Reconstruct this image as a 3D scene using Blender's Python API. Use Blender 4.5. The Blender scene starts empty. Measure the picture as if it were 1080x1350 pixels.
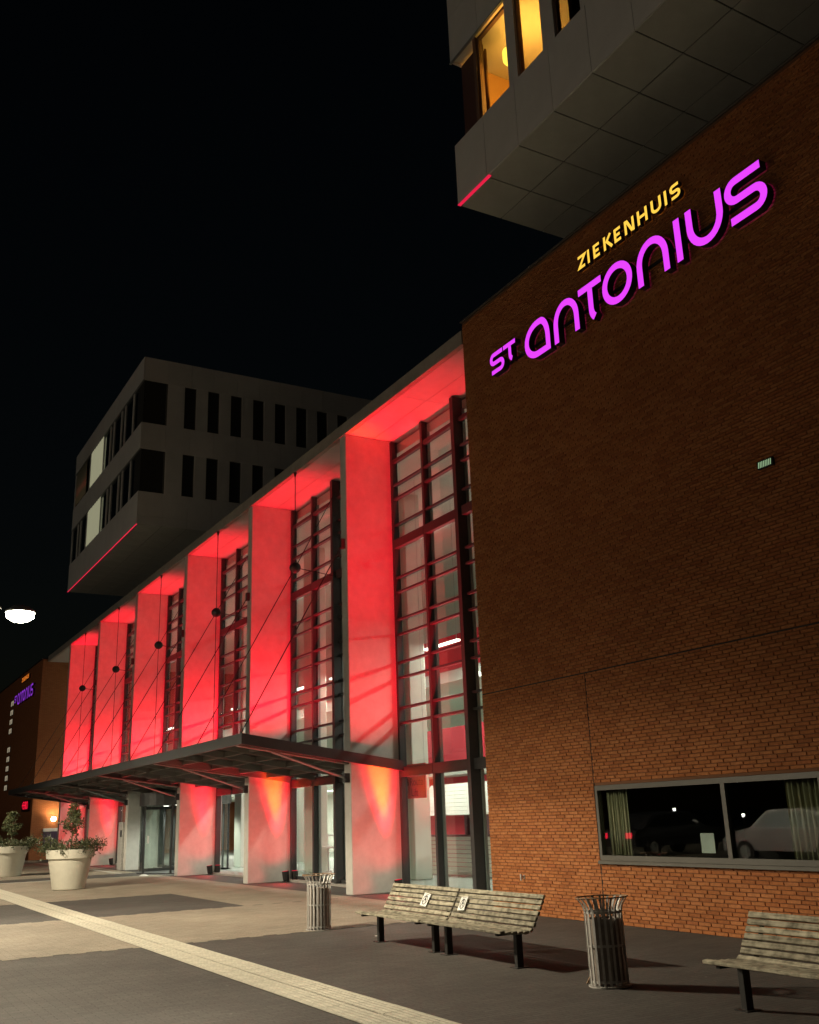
import bpy, bmesh, math, random
from mathutils import Vector, Matrix
random.seed(7)
R = math.radians
PI = math.pi
sc = bpy.context.scene
COL = sc.collection

# ------------------------------------------------------------------ camera
cam_d = bpy.data.cameras.new("camera")
cam_d.sensor_fit = 'HORIZONTAL'; cam_d.sensor_width = 36.0
cam_d.lens = 36.0 * 1302.07 / 1080.0
cam_d.clip_start = 0.05; cam_d.clip_end = 2000.0
cam = bpy.data.objects.new("camera", cam_d); COL.objects.link(cam)
right = Vector((0.49315713, 0.86928856, -0.03366675))
down = Vector((-0.2717587, 0.11717753, -0.95520502))
fwd = Vector((-0.82640381, 0.4802154, 0.29402366))
M = Matrix((right, -down, -fwd)).transposed().to_4x4()
M.translation = Vector((0, 0, 1.6))
cam.matrix_world = M
sc.camera = cam

# ------------------------------------------------------------------ world, night sky
w = bpy.data.worlds.new("World"); sc.world = w; w.use_nodes = True
nt = w.node_tree; nt.nodes.clear()
sky = nt.nodes.new('ShaderNodeTexSky'); sky.sky_type = 'NISHITA'; sky.sun_disc = False
sky.sun_elevation = R(2.0); sky.sun_rotation = R(120)
sky.air_density = 1.0; sky.dust_density = 0.2; sky.ozone_density = 1.5
bg = nt.nodes.new('ShaderNodeBackground'); bg.inputs[1].default_value = 0.0014
outw = nt.nodes.new('ShaderNodeOutputWorld')
nt.links.new(sky.outputs[0], bg.inputs[0]); nt.links.new(bg.outputs[0], outw.inputs[0])
# the moon, very faint
sun_d = bpy.data.lights.new("moon", 'SUN'); sun_d.energy = 0.004; sun_d.angle = R(10); sun_d.color = (0.8, 0.88, 1.0)
sun = bpy.data.objects.new("moon", sun_d); COL.objects.link(sun)
sun.rotation_euler = (R(50), 0, R(-40)); sun.location = (0, 0, 60)

sc.view_settings.view_transform = 'Standard'
sc.view_settings.look = 'None'
sc.view_settings.exposure = 0.0
sc.view_settings.gamma = 1.0
sc.view_settings.use_curve_mapping = False
cy = sc.cycles
cy.use_denoising = True
try: cy.denoiser = 'OPENIMAGEDENOISE'
except Exception: pass
cy.max_bounces = 6; cy.diffuse_bounces = 3; cy.glossy_bounces = 3
cy.transmission_bounces = 4; cy.transparent_max_bounces = 12
cy.sample_clamp_indirect = 4.0
cy.caustics_reflective = False; cy.caustics_refractive = False

# ------------------------------------------------------------------ helpers
def tag(o, label=None, cat=None, group=None, kind=None):
    if label: o['label'] = label
    if cat: o['category'] = cat
    if group: o['group'] = group
    if kind: o['kind'] = kind
    return o
def empty(name, loc=(0, 0, 0), rz=0):
    o = bpy.data.objects.new(name, None); COL.objects.link(o)
    o.empty_display_size = 0.2
    o.location = loc; o.rotation_euler = (0, 0, rz)
    return o
def link(name, me, parent=None, loc=None):
    o = bpy.data.objects.new(name, me); COL.objects.link(o)
    if parent is not None: o.parent = parent
    if loc is not None: o.location = loc
    return o
def copy_tree(o, parent=None):
    c = o.copy(); COL.objects.link(c); c.parent = parent
    for ch in list(o.children): copy_tree(ch, c)
    return c

class MB:
    def __init__(s): s.v = []; s.f = []; s.m = []; s.mi = 0; s.r = []; s.cr = 0.0
    def face(s, pts):
        i = len(s.v); s.v += [tuple(p) for p in pts]
        s.f.append(tuple(range(i, i + len(pts)))); s.m.append(s.mi); s.r.append(s.cr)
        return s
    def raw(s, vs, fs):
        i = len(s.v); s.v += [tuple(p) for p in vs]
        for f in fs: s.f.append(tuple(i + k for k in f)); s.m.append(s.mi); s.r.append(s.cr)
        return s
    def box(s, x0, x1, y0, y1, z0, z1):
        if x0 > x1: x0, x1 = x1, x0
        if y0 > y1: y0, y1 = y1, y0
        if z0 > z1: z0, z1 = z1, z0
        vs = [(x0,y0,z0),(x1,y0,z0),(x1,y1,z0),(x0,y1,z0),(x0,y0,z1),(x1,y0,z1),(x1,y1,z1),(x0,y1,z1)]
        return s.raw(vs, [(0,3,2,1),(4,5,6,7),(0,1,5,4),(1,2,6,5),(2,3,7,6),(3,0,4,7)])
    def cbox(s, x0, x1, y0, y1, z0, z1, c=0.01):
        """box with chamfered edges"""
        if x0 > x1: x0, x1 = x1, x0
        if y0 > y1: y0, y1 = y1, y0
        if z0 > z1: z0, z1 = z1, z0
        bm = bmesh.new(); bmesh.ops.create_cube(bm, size=1.0)
        for v in bm.verts:
            v.co = Vector((x0 + (v.co.x + .5) * (x1 - x0), y0 + (v.co.y + .5) * (y1 - y0), z0 + (v.co.z + .5) * (z1 - z0)))
        c = min(c, .45 * min(x1 - x0, y1 - y0, z1 - z0))
        bmesh.ops.bevel(bm, geom=bm.edges[:], offset=c, segments=1, affect='EDGES', profile=.5)
        bm.verts.index_update()
        s.raw([v.co[:] for v in bm.verts], [tuple(v.index for v in f.verts) for f in bm.faces]); bm.free(); return s
    def tube(s, a, b, r, n=8, r2=None, caps=True):
        a = Vector(a); b = Vector(b); r2 = r if r2 is None else r2
        d = (b - a).normalized()
        u = d.orthogonal().normalized(); w_ = d.cross(u)
        vs = []
        for k in range(n):
            t = 2 * PI * k / n; o = u * math.cos(t) + w_ * math.sin(t)
            vs.append(a + o * r); vs.append(b + o * r2)
        fs = [(2*k, 2*((k+1)%n), 2*((k+1)%n)+1, 2*k+1) for k in range(n)]
        if caps: fs.append(tuple(2*k for k in reversed(range(n)))); fs.append(tuple(2*k+1 for k in range(n)))
        return s.raw(vs, fs)
    def path(s, pts, r, n=6):
        for a, b in zip(pts[:-1], pts[1:]): s.tube(a, b, r, n)
        return s
    def lathe(s, prof, n=24, c=(0, 0, 0)):
        vs = []
        for (r, z) in prof:
            for k in range(n):
                t = 2 * PI * k / n; vs.append((c[0] + r * math.cos(t), c[1] + r * math.sin(t), c[2] + z))
        fs = []
        for j in range(len(prof) - 1):
            for k in range(n):
                a = j*n + k; b = j*n + (k+1) % n
                fs.append((a, b, b + n, a + n))
        return s.raw(vs, fs)
    def prism(s, poly, y0, y1):
        """poly in (x,z), extruded along y"""
        n = len(poly)
        vs = [(x, y0, z) for x, z in poly] + [(x, y1, z) for x, z in poly]
        fs = [tuple(range(n)), tuple(range(2*n-1, n-1, -1))] + [(k, n + k, n + (k+1) % n, (k+1) % n) for k in range(n)]
        return s.raw(vs, fs)
    def mesh(s, name, mats, smooth=False, rnd=False):
        me = bpy.data.meshes.new(name); me.from_pydata(s.v, [], s.f)
        if not isinstance(mats, (list, tuple)): mats = [mats]
        for m in mats: me.materials.append(m)
        if len(mats) > 1: me.polygons.foreach_set('material_index', s.m)
        if smooth: me.polygons.foreach_set('use_smooth', [True] * len(s.f))
        if rnd:
            at = me.attributes.new('rnd', 'FLOAT', 'FACE'); at.data.foreach_set('value', s.r)
        me.update(); return me
    def build(s, name, mats, parent=None, smooth=False, loc=None, rnd=False):
        return link(name, s.mesh(name, mats, smooth, rnd), parent, loc)
def box(name, mat, parent, x0, x1, y0, y1, z0, z1, c=0.0):
    m = MB()
    m.cbox(x0, x1, y0, y1, z0, z1, c) if c else m.box(x0, x1, y0, y1, z0, z1)
    return m.build(name, mat, parent)
def struct(o): o['kind'] = 'structure'; return o

# ------------------------------------------------------------------ materials
def mat(name, col, rough=.6, metal=0.0, var=0.0, vscale=3.0, bump=0.0, bscale=40.0, spec=.4, stretch=(1,1,1), var2=0.0, v2scale=.35):
    m = bpy.data.materials.new(name); m.use_nodes = True
    t = m.node_tree; b = t.nodes['Principled BSDF']
    b.inputs['Roughness'].default_value = rough; b.inputs['Metallic'].default_value = metal
    b.inputs['Specular IOR Level'].default_value = spec
    b.inputs['Base Color'].default_value = (*col, 1)
    if var or bump or var2:
        tc = t.nodes.new('ShaderNodeTexCoord'); mp = t.nodes.new('ShaderNodeMapping'); mp.inputs['Scale'].default_value = stretch
        t.links.new(tc.outputs['Object'], mp.inputs[0])
    last = None
    def layer(sc_, amt, last):
        n = t.nodes.new('ShaderNodeTexNoise'); n.inputs['Scale'].default_value = sc_; n.inputs['Detail'].default_value = 6; n.inputs['Roughness'].default_value = .65
        t.links.new(mp.outputs[0], n.inputs['Vector'])
        mr = t.nodes.new('ShaderNodeMapRange'); mr.inputs[1].default_value = .25; mr.inputs[2].default_value = .75
        mr.inputs[3].default_value = 1 - amt; mr.inputs[4].default_value = 1 + amt
        t.links.new(n.outputs['Fac'], mr.inputs[0])
        mx = t.nodes.new('ShaderNodeMix'); mx.data_type = 'RGBA'; mx.blend_type = 'MULTIPLY'; mx.inputs[0].default_value = 1
        if last is None: mx.inputs[6].default_value = (*col, 1)
        else: t.links.new(last, mx.inputs[6])
        t.links.new(mr.outputs[0], mx.inputs[7])
        return mx.outputs[2]
    if var: last = layer(vscale, var, last)
    if var2: last = layer(v2scale, var2, last)
    if last is not None: t.links.new(last, b.inputs['Base Color'])
    if bump:
        n = t.nodes.new('ShaderNodeTexNoise'); n.inputs['Scale'].default_value = bscale; n.inputs['Detail'].default_value = 4
        t.links.new(mp.outputs[0], n.inputs['Vector'])
        bp = t.nodes.new('ShaderNodeBump'); bp.inputs['Strength'].default_value = bump; bp.inputs['Distance'].default_value = .01
        t.links.new(n.outputs['Fac'], bp.inputs['Height']); t.links.new(bp.outputs[0], b.inputs['Normal'])
    return m
def emit(name, col, s):
    m = bpy.data.materials.new(name); m.use_nodes = True; t = m.node_tree; t.nodes.clear()
    e = t.nodes.new('ShaderNodeEmission'); e.inputs[0].default_value = (*col, 1); e.inputs[1].default_value = s
    o = t.nodes.new('ShaderNodeOutputMaterial'); t.links.new(e.outputs[0], o.inputs[0]); return m
def glass(name, tint=(.93, .96, .95), ior=1.5, gain=1.6, rough=0.0):
    m = bpy.data.materials.new(name); m.use_nodes = True; t = m.node_tree; t.nodes.clear()
    tr = t.nodes.new('ShaderNodeBsdfTransparent'); tr.inputs[0].default_value = (*tint, 1)
    gl = t.nodes.new('ShaderNodeBsdfGlossy'); gl.inputs['Roughness'].default_value = rough
    fr = t.nodes.new('ShaderNodeFresnel')
    ge = t.nodes.new('ShaderNodeNewGeometry'); mi = t.nodes.new('ShaderNodeMix'); mi.data_type = 'FLOAT'
    mi.inputs[2].default_value = ior; mi.inputs[3].default_value = 1 / ior
    t.links.new(ge.outputs['Backfacing'], mi.inputs[0]); t.links.new(mi.outputs[0], fr.inputs[0])
    mu = t.nodes.new('ShaderNodeMath'); mu.operation = 'MULTIPLY'; mu.inputs[1].default_value = gain; mu.use_clamp = True
    mx = t.nodes.new('ShaderNodeMixShader'); o = t.nodes.new('ShaderNodeOutputMaterial')
    t.links.new(fr.outputs[0], mu.inputs[0]); t.links.new(mu.outputs[0], mx.inputs[0])
    t.links.new(tr.outputs[0], mx.inputs[1]); t.links.new(gl.outputs[0], mx.inputs[2]); t.links.new(mx.outputs[0], o.inputs[0])
    return m

def brick_mat():
    m = bpy.data.materials.new("orange_brick"); m.use_nodes = True; t = m.node_tree; b = t.nodes['Principled BSDF']
    b.inputs['Roughness'].default_value = .85; b.inputs['Specular IOR Level'].default_value = .2
    oi = t.nodes.new('ShaderNodeObjectInfo'); at = t.nodes.new('ShaderNodeAttribute'); at.attribute_name = 'rnd'
    lt = t.nodes.new('ShaderNodeMath'); lt.operation = 'GREATER_THAN'; lt.inputs[1].default_value = 0.0001
    mixr = t.nodes.new('ShaderNodeMix'); mixr.data_type = 'FLOAT'
    t.links.new(at.outputs['Fac'], lt.inputs[0]); t.links.new(lt.outputs[0], mixr.inputs[0])
    t.links.new(oi.outputs['Random'], mixr.inputs[2]); t.links.new(at.outputs['Fac'], mixr.inputs[3])
    cr = t.nodes.new('ShaderNodeValToRGB')
    cols = [(0.0, (.30, .102, .035)), (.3, (.37, .132, .045)), (.6, (.39, .148, .053)), (.85, (.42, .165, .064)), (1.0, (.33, .110, .041))]
    while len(cr.color_ramp.elements) < len(cols): cr.color_ramp.elements.new(.5)
    for e, (p, c) in zip(cr.color_ramp.elements, cols): e.position = p; e.color = (*c, 1)
    t.links.new(mixr.outputs[0], cr.inputs[0])
    tc = t.nodes.new('ShaderNodeNewGeometry'); n = t.nodes.new('ShaderNodeTexNoise'); n.inputs['Scale'].default_value = 28; n.inputs['Detail'].default_value = 5
    t.links.new(tc.outputs['Position'], n.inputs['Vector'])
    mr = t.nodes.new('ShaderNodeMapRange'); mr.inputs[1].default_value = .3; mr.inputs[2].default_value = .7; mr.inputs[3].default_value = .78; mr.inputs[4].default_value = 1.15
    t.links.new(n.outputs['Fac'], mr.inputs[0])
    n2 = t.nodes.new('ShaderNodeTexNoise'); n2.inputs['Scale'].default_value = .7; n2.inputs['Detail'].default_value = 4
    t.links.new(tc.outputs['Position'], n2.inputs['Vector'])
    mr2 = t.nodes.new('ShaderNodeMapRange'); mr2.inputs[1].default_value = .3; mr2.inputs[2].default_value = .7; mr2.inputs[3].default_value = .88; mr2.inputs[4].default_value = 1.1
    t.links.new(n2.outputs['Fac'], mr2.inputs[0])
    mm = t.nodes.new('ShaderNodeMath'); mm.operation = 'MULTIPLY'; t.links.new(mr.outputs[0], mm.inputs[0]); t.links.new(mr2.outputs[0], mm.inputs[1])
    mx = t.nodes.new('ShaderNodeMix'); mx.data_type = 'RGBA'; mx.blend_type = 'MULTIPLY'; mx.inputs[0].default_value = 1
    t.links.new(cr.outputs[0], mx.inputs[6]); t.links.new(mm.outputs[0], mx.inputs[7]); t.links.new(mx.outputs[2], b.inputs['Base Color'])
    n3 = t.nodes.new('ShaderNodeTexNoise'); n3.inputs['Scale'].default_value = 120
    t.links.new(tc.outputs['Position'], n3.inputs['Vector'])
    bp = t.nodes.new('ShaderNodeBump'); bp.inputs['Strength'].default_value = .5; bp.inputs['Distance'].default_value = .004
    t.links.new(n3.outputs['Fac'], bp.inputs['Height']); t.links.new(bp.outputs[0], b.inputs['Normal'])
    return m
def far_brick_mat():
    m = bpy.data.materials.new("far_brick"); m.use_nodes = True; t = m.node_tree; b = t.nodes['Principled BSDF']; b.inputs['Roughness'].default_value = .85
    b.inputs['Specular IOR Level'].default_value = .2
    g = t.nodes.new('ShaderNodeNewGeometry'); sp = t.nodes.new('ShaderNodeSeparateXYZ'); t.links.new(g.outputs['Position'], sp.inputs[0])
    ad = t.nodes.new('ShaderNodeMath'); ad.operation = 'ADD'; t.links.new(sp.outputs[0], ad.inputs[0]); t.links.new(sp.outputs[1], ad.inputs[1])
    cb = t.nodes.new('ShaderNodeCombineXYZ'); t.links.new(ad.outputs[0], cb.inputs[0]); t.links.new(sp.outputs[2], cb.inputs[1])
    br = t.nodes.new('ShaderNodeTexBrick'); br.inputs['Scale'].default_value = 1.0
    br.inputs['Color1'].default_value = (.36, .125, .05, 1); br.inputs['Color2'].default_value = (.42, .16, .065, 1); br.inputs['Mortar'].default_value = (.12, .06, .035, 1)
    br.inputs['Mortar Size'].default_value = .005; br.inputs['Brick Width'].default_value = .22; br.inputs['Row Height'].default_value = .05
    t.links.new(cb.outputs[0], br.inputs['Vector']); t.links.new(br.outputs['Color'], b.inputs['Base Color'])
    return m
def paver_mat(name, c1, c2, mortar, rough=.8, dirt=.25):
    m = bpy.data.materials.new(name); m.use_nodes = True; t = m.node_tree; b = t.nodes['Principled BSDF']; b.inputs['Roughness'].default_value = rough
    b.inputs['Specular IOR Level'].default_value = .3
    g = t.nodes.new('ShaderNodeNewGeometry')
    mp = t.nodes.new('ShaderNodeMapping'); mp.inputs['Rotation'].default_value = (0, 0, R(90)); t.links.new(g.outputs['Position'], mp.inputs[0])
    br = t.nodes.new('ShaderNodeTexBrick'); br.inputs['Scale'].default_value = 1.0
    br.inputs['Color1'].default_value = (*c1, 1); br.inputs['Color2'].default_value = (*c2, 1); br.inputs['Mortar'].default_value = (*mortar, 1)
    br.inputs['Mortar Size'].default_value = .004; br.inputs['Mortar Smooth'].default_value = .4
    br.inputs['Brick Width'].default_value = .21; br.inputs['Row Height'].default_value = .07
    t.links.new(mp.outputs[0], br.inputs['Vector'])
    def nz(s, lo, hi, d=6):
        n = t.nodes.new('ShaderNodeTexNoise'); n.inputs['Scale'].default_value = s; n.inputs['Detail'].default_value = d; n.inputs['Roughness'].default_value = .7
        t.links.new(g.outputs['Position'], n.inputs['Vector'])
        mr = t.nodes.new('ShaderNodeMapRange'); mr.inputs[1].default_value = .3; mr.inputs[2].default_value = .7; mr.inputs[3].default_value = lo; mr.inputs[4].default_value = hi
        t.links.new(n.outputs['Fac'], mr.inputs[0]); return mr.outputs[0], n.outputs['Fac']
    a, _ = nz(.6, 1 - dirt, 1 + dirt); c, h = nz(35, .75, 1.25)
    mm = t.nodes.new('ShaderNodeMath'); mm.operation = 'MULTIPLY'; t.links.new(a, mm.inputs[0]); t.links.new(c, mm.inputs[1])
    mx = t.nodes.new('ShaderNodeMix'); mx.data_type = 'RGBA'; mx.blend_type = 'MULTIPLY'; mx.inputs[0].default_value = 1
    t.links.new(br.outputs['Color'], mx.inputs[6]); t.links.new(mm.outputs[0], mx.inputs[7]); t.links.new(mx.outputs[2], b.inputs['Base Color'])
    vo = t.nodes.new('ShaderNodeTexVoronoi'); vo.inputs['Scale'].default_value = 1.9; t.links.new(g.outputs['Position'], vo.inputs['Vector'])
    ls = t.nodes.new('ShaderNodeMath'); ls.operation = 'LESS_THAN'; ls.inputs[1].default_value = .030; t.links.new(vo.outputs['Distance'], ls.inputs[0])
    lf = t.nodes.new('ShaderNodeMath'); lf.operation = 'MULTIPLY'; lf.inputs[1].default_value = .55; t.links.new(ls.outputs[0], lf.inputs[0])
    mg = t.nodes.new('ShaderNodeMix'); mg.data_type = 'RGBA'; mg.inputs[7].default_value = (.26, .25, .23, 1)
    t.links.new(lf.outputs[0], mg.inputs[0]); t.links.new(mx.outputs[2], mg.inputs[6]); t.links.new(mg.outputs[2], b.inputs['Base Color'])
    ma = t.nodes.new('ShaderNodeMath'); ma.operation = 'MULTIPLY_ADD'; ma.inputs[1].default_value = -1.0
    t.links.new(br.outputs['Fac'], ma.inputs[0]); t.links.new(h, ma.inputs[2])
    bp = t.nodes.new('ShaderNodeBump'); bp.inputs['Strength'].default_value = .6; bp.inputs['Distance'].default_value = .006
    t.links.new(ma.outputs[0], bp.inputs['Height']); t.links.new(bp.outputs[0], b.inputs['Normal'])
    return m
def wood_mat(name="weathered_wood", k=1.0):
    m = bpy.data.materials.new(name); m.use_nodes = True; t = m.node_tree; b = t.nodes['Principled BSDF']; b.inputs['Roughness'].default_value = .85
    b.inputs['Specular IOR Level'].default_value = .2
    tc = t.nodes.new('ShaderNodeNewGeometry'); oi = t.nodes.new('ShaderNodeObjectInfo')
    mp = t.nodes.new('ShaderNodeMapping'); mp.inputs['Scale'].default_value = (5, 60, 60); t.links.new(tc.outputs['Position'], mp.inputs[0])
    n = t.nodes.new('ShaderNodeTexNoise'); n.inputs['Scale'].default_value = 1; n.inputs['Detail'].default_value = 6; t.links.new(mp.outputs[0], n.inputs['Vector'])
    n2 = t.nodes.new('ShaderNodeTexNoise'); n2.inputs['Scale'].default_value = 14; n2.inputs['Detail'].default_value = 6; t.links.new(tc.outputs['Position'], n2.inputs['Vector'])
    mu = t.nodes.new('ShaderNodeMath'); mu.operation = 'MULTIPLY_ADD'; mu.inputs[1].default_value = .5; t.links.new(n.outputs['Fac'], mu.inputs[0]); 
    m2 = t.nodes.new('ShaderNodeMath'); m2.operation = 'MULTIPLY'; m2.inputs[1].default_value = .6; t.links.new(n2.outputs['Fac'], m2.inputs[0]); t.links.new(m2.outputs[0], mu.inputs[2])
    cr = t.nodes.new('ShaderNodeValToRGB')
    cols = [(.30, (.05, .045, .032)), (.45, (.17, .155, .115)), (.6, (.36, .33, .25)), (.8, (.50, .465, .37))]
    while len(cr.color_ramp.elements) < len(cols): cr.color_ramp.elements.new(.5)
    for e, (p, c) in zip(cr.color_ramp.elements, cols): e.position = p; e.color = (c[0] * k, c[1] * k, c[2] * k, 1)
    t.links.new(mu.outputs[0], cr.inputs[0])
    mr = t.nodes.new('ShaderNodeMapRange'); mr.inputs[3].default_value = .7; mr.inputs[4].default_value = 1.15; t.links.new(oi.outputs['Random'], mr.inputs[0])
    mx = t.nodes.new('ShaderNodeMix'); mx.data_type = 'RGBA'; mx.blend_type = 'MULTIPLY'; mx.inputs[0].default_value = 1
    t.links.new(cr.outputs[0], mx.inputs[6]); t.links.new(mr.outputs[0], mx.inputs[7]); t.links.new(mx.outputs[2], b.inputs['Base Color'])
    bp = t.nodes.new('ShaderNodeBump'); bp.inputs['Strength'].default_value = .6; bp.inputs['Distance'].default_value = .004
    t.links.new(mu.outputs[0], bp.inputs['Height']); t.links.new(bp.outputs[0], b.inputs['Normal'])
    return m
def leaf_mat(name, a, b_):
    m = bpy.data.materials.new(name); m.use_nodes = True; t = m.node_tree; b = t.nodes['Principled BSDF']; b.inputs['Roughness'].default_value = .55
    at = t.nodes.new('ShaderNodeAttribute'); at.attribute_name = 'rnd'
    mx = t.nodes.new('ShaderNodeMix'); mx.data_type = 'RGBA'; mx.inputs[6].default_value = (*a, 1); mx.inputs[7].default_value = (*b_, 1)
    t.links.new(at.outputs['Fac'], mx.inputs[0]); t.links.new(mx.outputs[2], b.inputs['Base Color'])
    return m

BRICK = brick_mat(); FARBRICK = far_brick_mat()
MORTAR = mat("dark_mortar", (.17, .078, .040), .95)
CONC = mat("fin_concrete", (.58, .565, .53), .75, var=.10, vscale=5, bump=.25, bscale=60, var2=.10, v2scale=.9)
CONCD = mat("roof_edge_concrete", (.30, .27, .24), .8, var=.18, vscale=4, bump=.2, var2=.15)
SOFF = mat("portico_soffit", (.44, .42, .40), .7, var=.08, vscale=3)
PANEL = mat("grey_cladding", (.70, .69, .69), .55, var=.05, vscale=2, var2=.08, v2scale=.4)
PANELS = mat("soffit_cladding", (.62, .64, .60), .5, var=.06, vscale=2, var2=.08, v2scale=.5)
JOINT = mat("dark_joint", (.03, .03, .03), .9)
STEEL = mat("anthracite_steel", (.045, .046, .048), .45, var=.15, vscale=6, bump=.05)
ALU = mat("window_aluminium", (.105, .10, .088), .45, metal=.0, var=.08)
ALUL = mat("pale_aluminium", (.32, .34, .34), .4, metal=.4)
GALV = mat("galvanised_steel", (.50, .49, .47), .5, metal=.2, var=.25, vscale=14, bump=.15, bscale=80)
LINER = mat("bin_liner_metal", (.27, .23, .20), .6, metal=.1, var=.3, vscale=9)
RUST = mat("rusty_rim", (.30, .20, .12), .75, metal=.3, var=.3, vscale=20)
BLACK = mat("black_metal", (.018, .017, .016), .5, var=.2, vscale=10)
WOOD = wood_mat(); WOOD2 = wood_mat('pale_weathered_wood', 1.55)
WHITE = mat("white_sheet", (.78, .78, .76), .6)
INK = mat("black_ink", (.02, .02, .02), .7)
PLANTER = mat("planter_stoneware", (.55, .53, .45), .65, var=.08, vscale=4, var2=.08)
SOIL = mat("soil", (.04, .03, .02), .95, bump=.5)
BARK = mat("bark", (.11, .085, .06), .9, var=.3, vscale=20, bump=.4)
LEAF = leaf_mat("olive_leaf", (.030, .042, .014), (.105, .115, .045))
LEAF2 = leaf_mat("low_plant_leaf", (.022, .035, .012), (.085, .09, .04))
GLASS = glass("clear_glass", (.90, .95, .93), 1.5, 1.1)
GLASSD = glass("office_glass", (.55, .58, .58), 1.55, 1.2)
IWHITE = mat("interior_white", (.72, .76, .68), .6, var=.04)
IFLOOR = mat("interior_floor", (.42, .46, .43), .25, var=.08)
DARK = mat("dark_interior", (.03, .03, .032), .8)
IRED = mat("interior_red_wall", (.55, .03, .05), .6)
PLUM = mat("kiosk_plum_wood", (.16, .075, .085), .6, var=.2, vscale=8)
PLANKW = mat("white_painted_plank", (.80, .80, .74), .6, var=.08, vscale=6, stretch=(1, 8, 8))
CURT = mat("beige_curtain", (.42, .38, .25), .9, var=.12, vscale=10)
CURTD = mat("brown_curtain", (.28, .17, .08), .9, var=.15, vscale=10)
MAGENTA = emit("magenta_led", (.80, .058, 1.0), 1.05)
YELLOW = emit("yellow_led", (1.0, .60, .07), 1.15)
ORANGE = emit("orange_led", (1.0, .26, .03), 1.0)
PURPLE = emit("purple_led", (.33, .05, .75), .7)
REDLED = emit("red_led", (1.0, .012, .05), 1.0)
REDLED2 = emit("red_led_strip", (.75, .016, .06), 1.0)
LAMPW = emit("street_lamp_glow", (1.0, .93, .70), 60.0)
INTL = emit("ceiling_light_glow", (1.0, .98, .86), 5.0)
PENDW = emit("pendant_glow", (1.0, .97, .85), 4.0)
PENDY = emit("yellow_pendant_glow", (1.0, .62, .06), 3.0)
WALLL = emit("wall_lamp_glow", (1.0, .78, .45), 18.0)
LITCURT = emit("lit_curtain", (.62, .60, .38), .42)
DIMWIN = emit("dim_lit_window", (.80, .62, .40), .55)
PAVD = paver_mat("dark_clinker", (.082, .076, .070), (.100, .092, .085), (.055, .05, .046))
PAVB = paver_mat("beige_clinker", (.30, .26, .205), (.36, .315, .25), (.20, .17, .13), dirt=.18)
TILE = mat("cream_guide_tile", (.54, .51, .42), .8, var=.22, vscale=8, bump=.2, var2=.1)
KERB = mat("pale_kerb", (.55, .53, .48), .8, var=.12, vscale=6)

# ------------------------------------------------------------------ lights, all but the hall fill with a fixture
def spot(name, loc, aim, power, col, size, blend=.6, radius=.08, parent=None):
    l = bpy.data.lights.new(name, 'SPOT'); l.energy = power; l.color = col; l.spot_size = R(size); l.spot_blend = blend; l.shadow_soft_size = radius
    o = bpy.data.objects.new(name, l); COL.objects.link(o)
    d = Vector(aim) - Vector(loc); o.rotation_mode = 'QUATERNION'; o.rotation_quaternion = d.to_track_quat('-Z', 'Y'); o.location = loc
    if parent is not None:
        bpy.context.view_layer.update()
        o.parent = parent; o.matrix_parent_inverse = Matrix.Translation(parent.location).inverted() if parent.rotation_euler.z == 0 else parent.matrix_world.inverted()
    return o
def point(name, loc, power, col, radius=.1):
    l = bpy.data.lights.new(name, 'POINT'); l.energy = power; l.color = col; l.shadow_soft_size = radius
    o = bpy.data.objects.new(name, l); COL.objects.link(o); o.location = loc; return o
def area(name, loc, sx, sy, power, col):
    l = bpy.data.lights.new(name, 'AREA'); l.shape = 'RECTANGLE'; l.size = sx; l.size_y = sy; l.energy = power; l.color = col
    o = bpy.data.objects.new(name, l); COL.objects.link(o); o.location = loc; return o
def batwing(light, up=.10):
    """street optics: most light thrown sideways and down, a little spill upward"""
    l = light.data; l.use_nodes = True; t = l.node_tree; e = t.nodes['Emission']
    tc = t.nodes.new('ShaderNodeTexCoord'); sp = t.nodes.new('ShaderNodeSeparateXYZ'); t.links.new(tc.outputs['Normal'], sp.inputs[0])
    mr = t.nodes.new('ShaderNodeMapRange'); mr.inputs[1].default_value = -1; mr.inputs[2].default_value = 1; mr.inputs[3].default_value = SGN[0]; mr.inputs[4].default_value = SGN[1]
    t.links.new(sp.outputs[2], mr.inputs[0])
    fc = t.nodes.new('ShaderNodeFloatCurve'); cv = fc.mapping.curves[0]
    pts = [(0, up * .6), (.3, up * .8), (.5, up), (.545, up + .04), (.59, .22), (.64, .45), (.715, 1.0), (.76, 1.0), (.85, .55), (1.0, .22)]
    while len(cv.points) < len(pts): cv.points.new(.5, .5)
    for p, (x, y) in zip(cv.points, pts): p.location = (x, y)
    fc.mapping.update()
    t.links.new(mr.outputs[0], fc.inputs[1]); t.links.new(fc.outputs[0], e.inputs['Strength'])
SGN = (1.0, 0.0)
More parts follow.
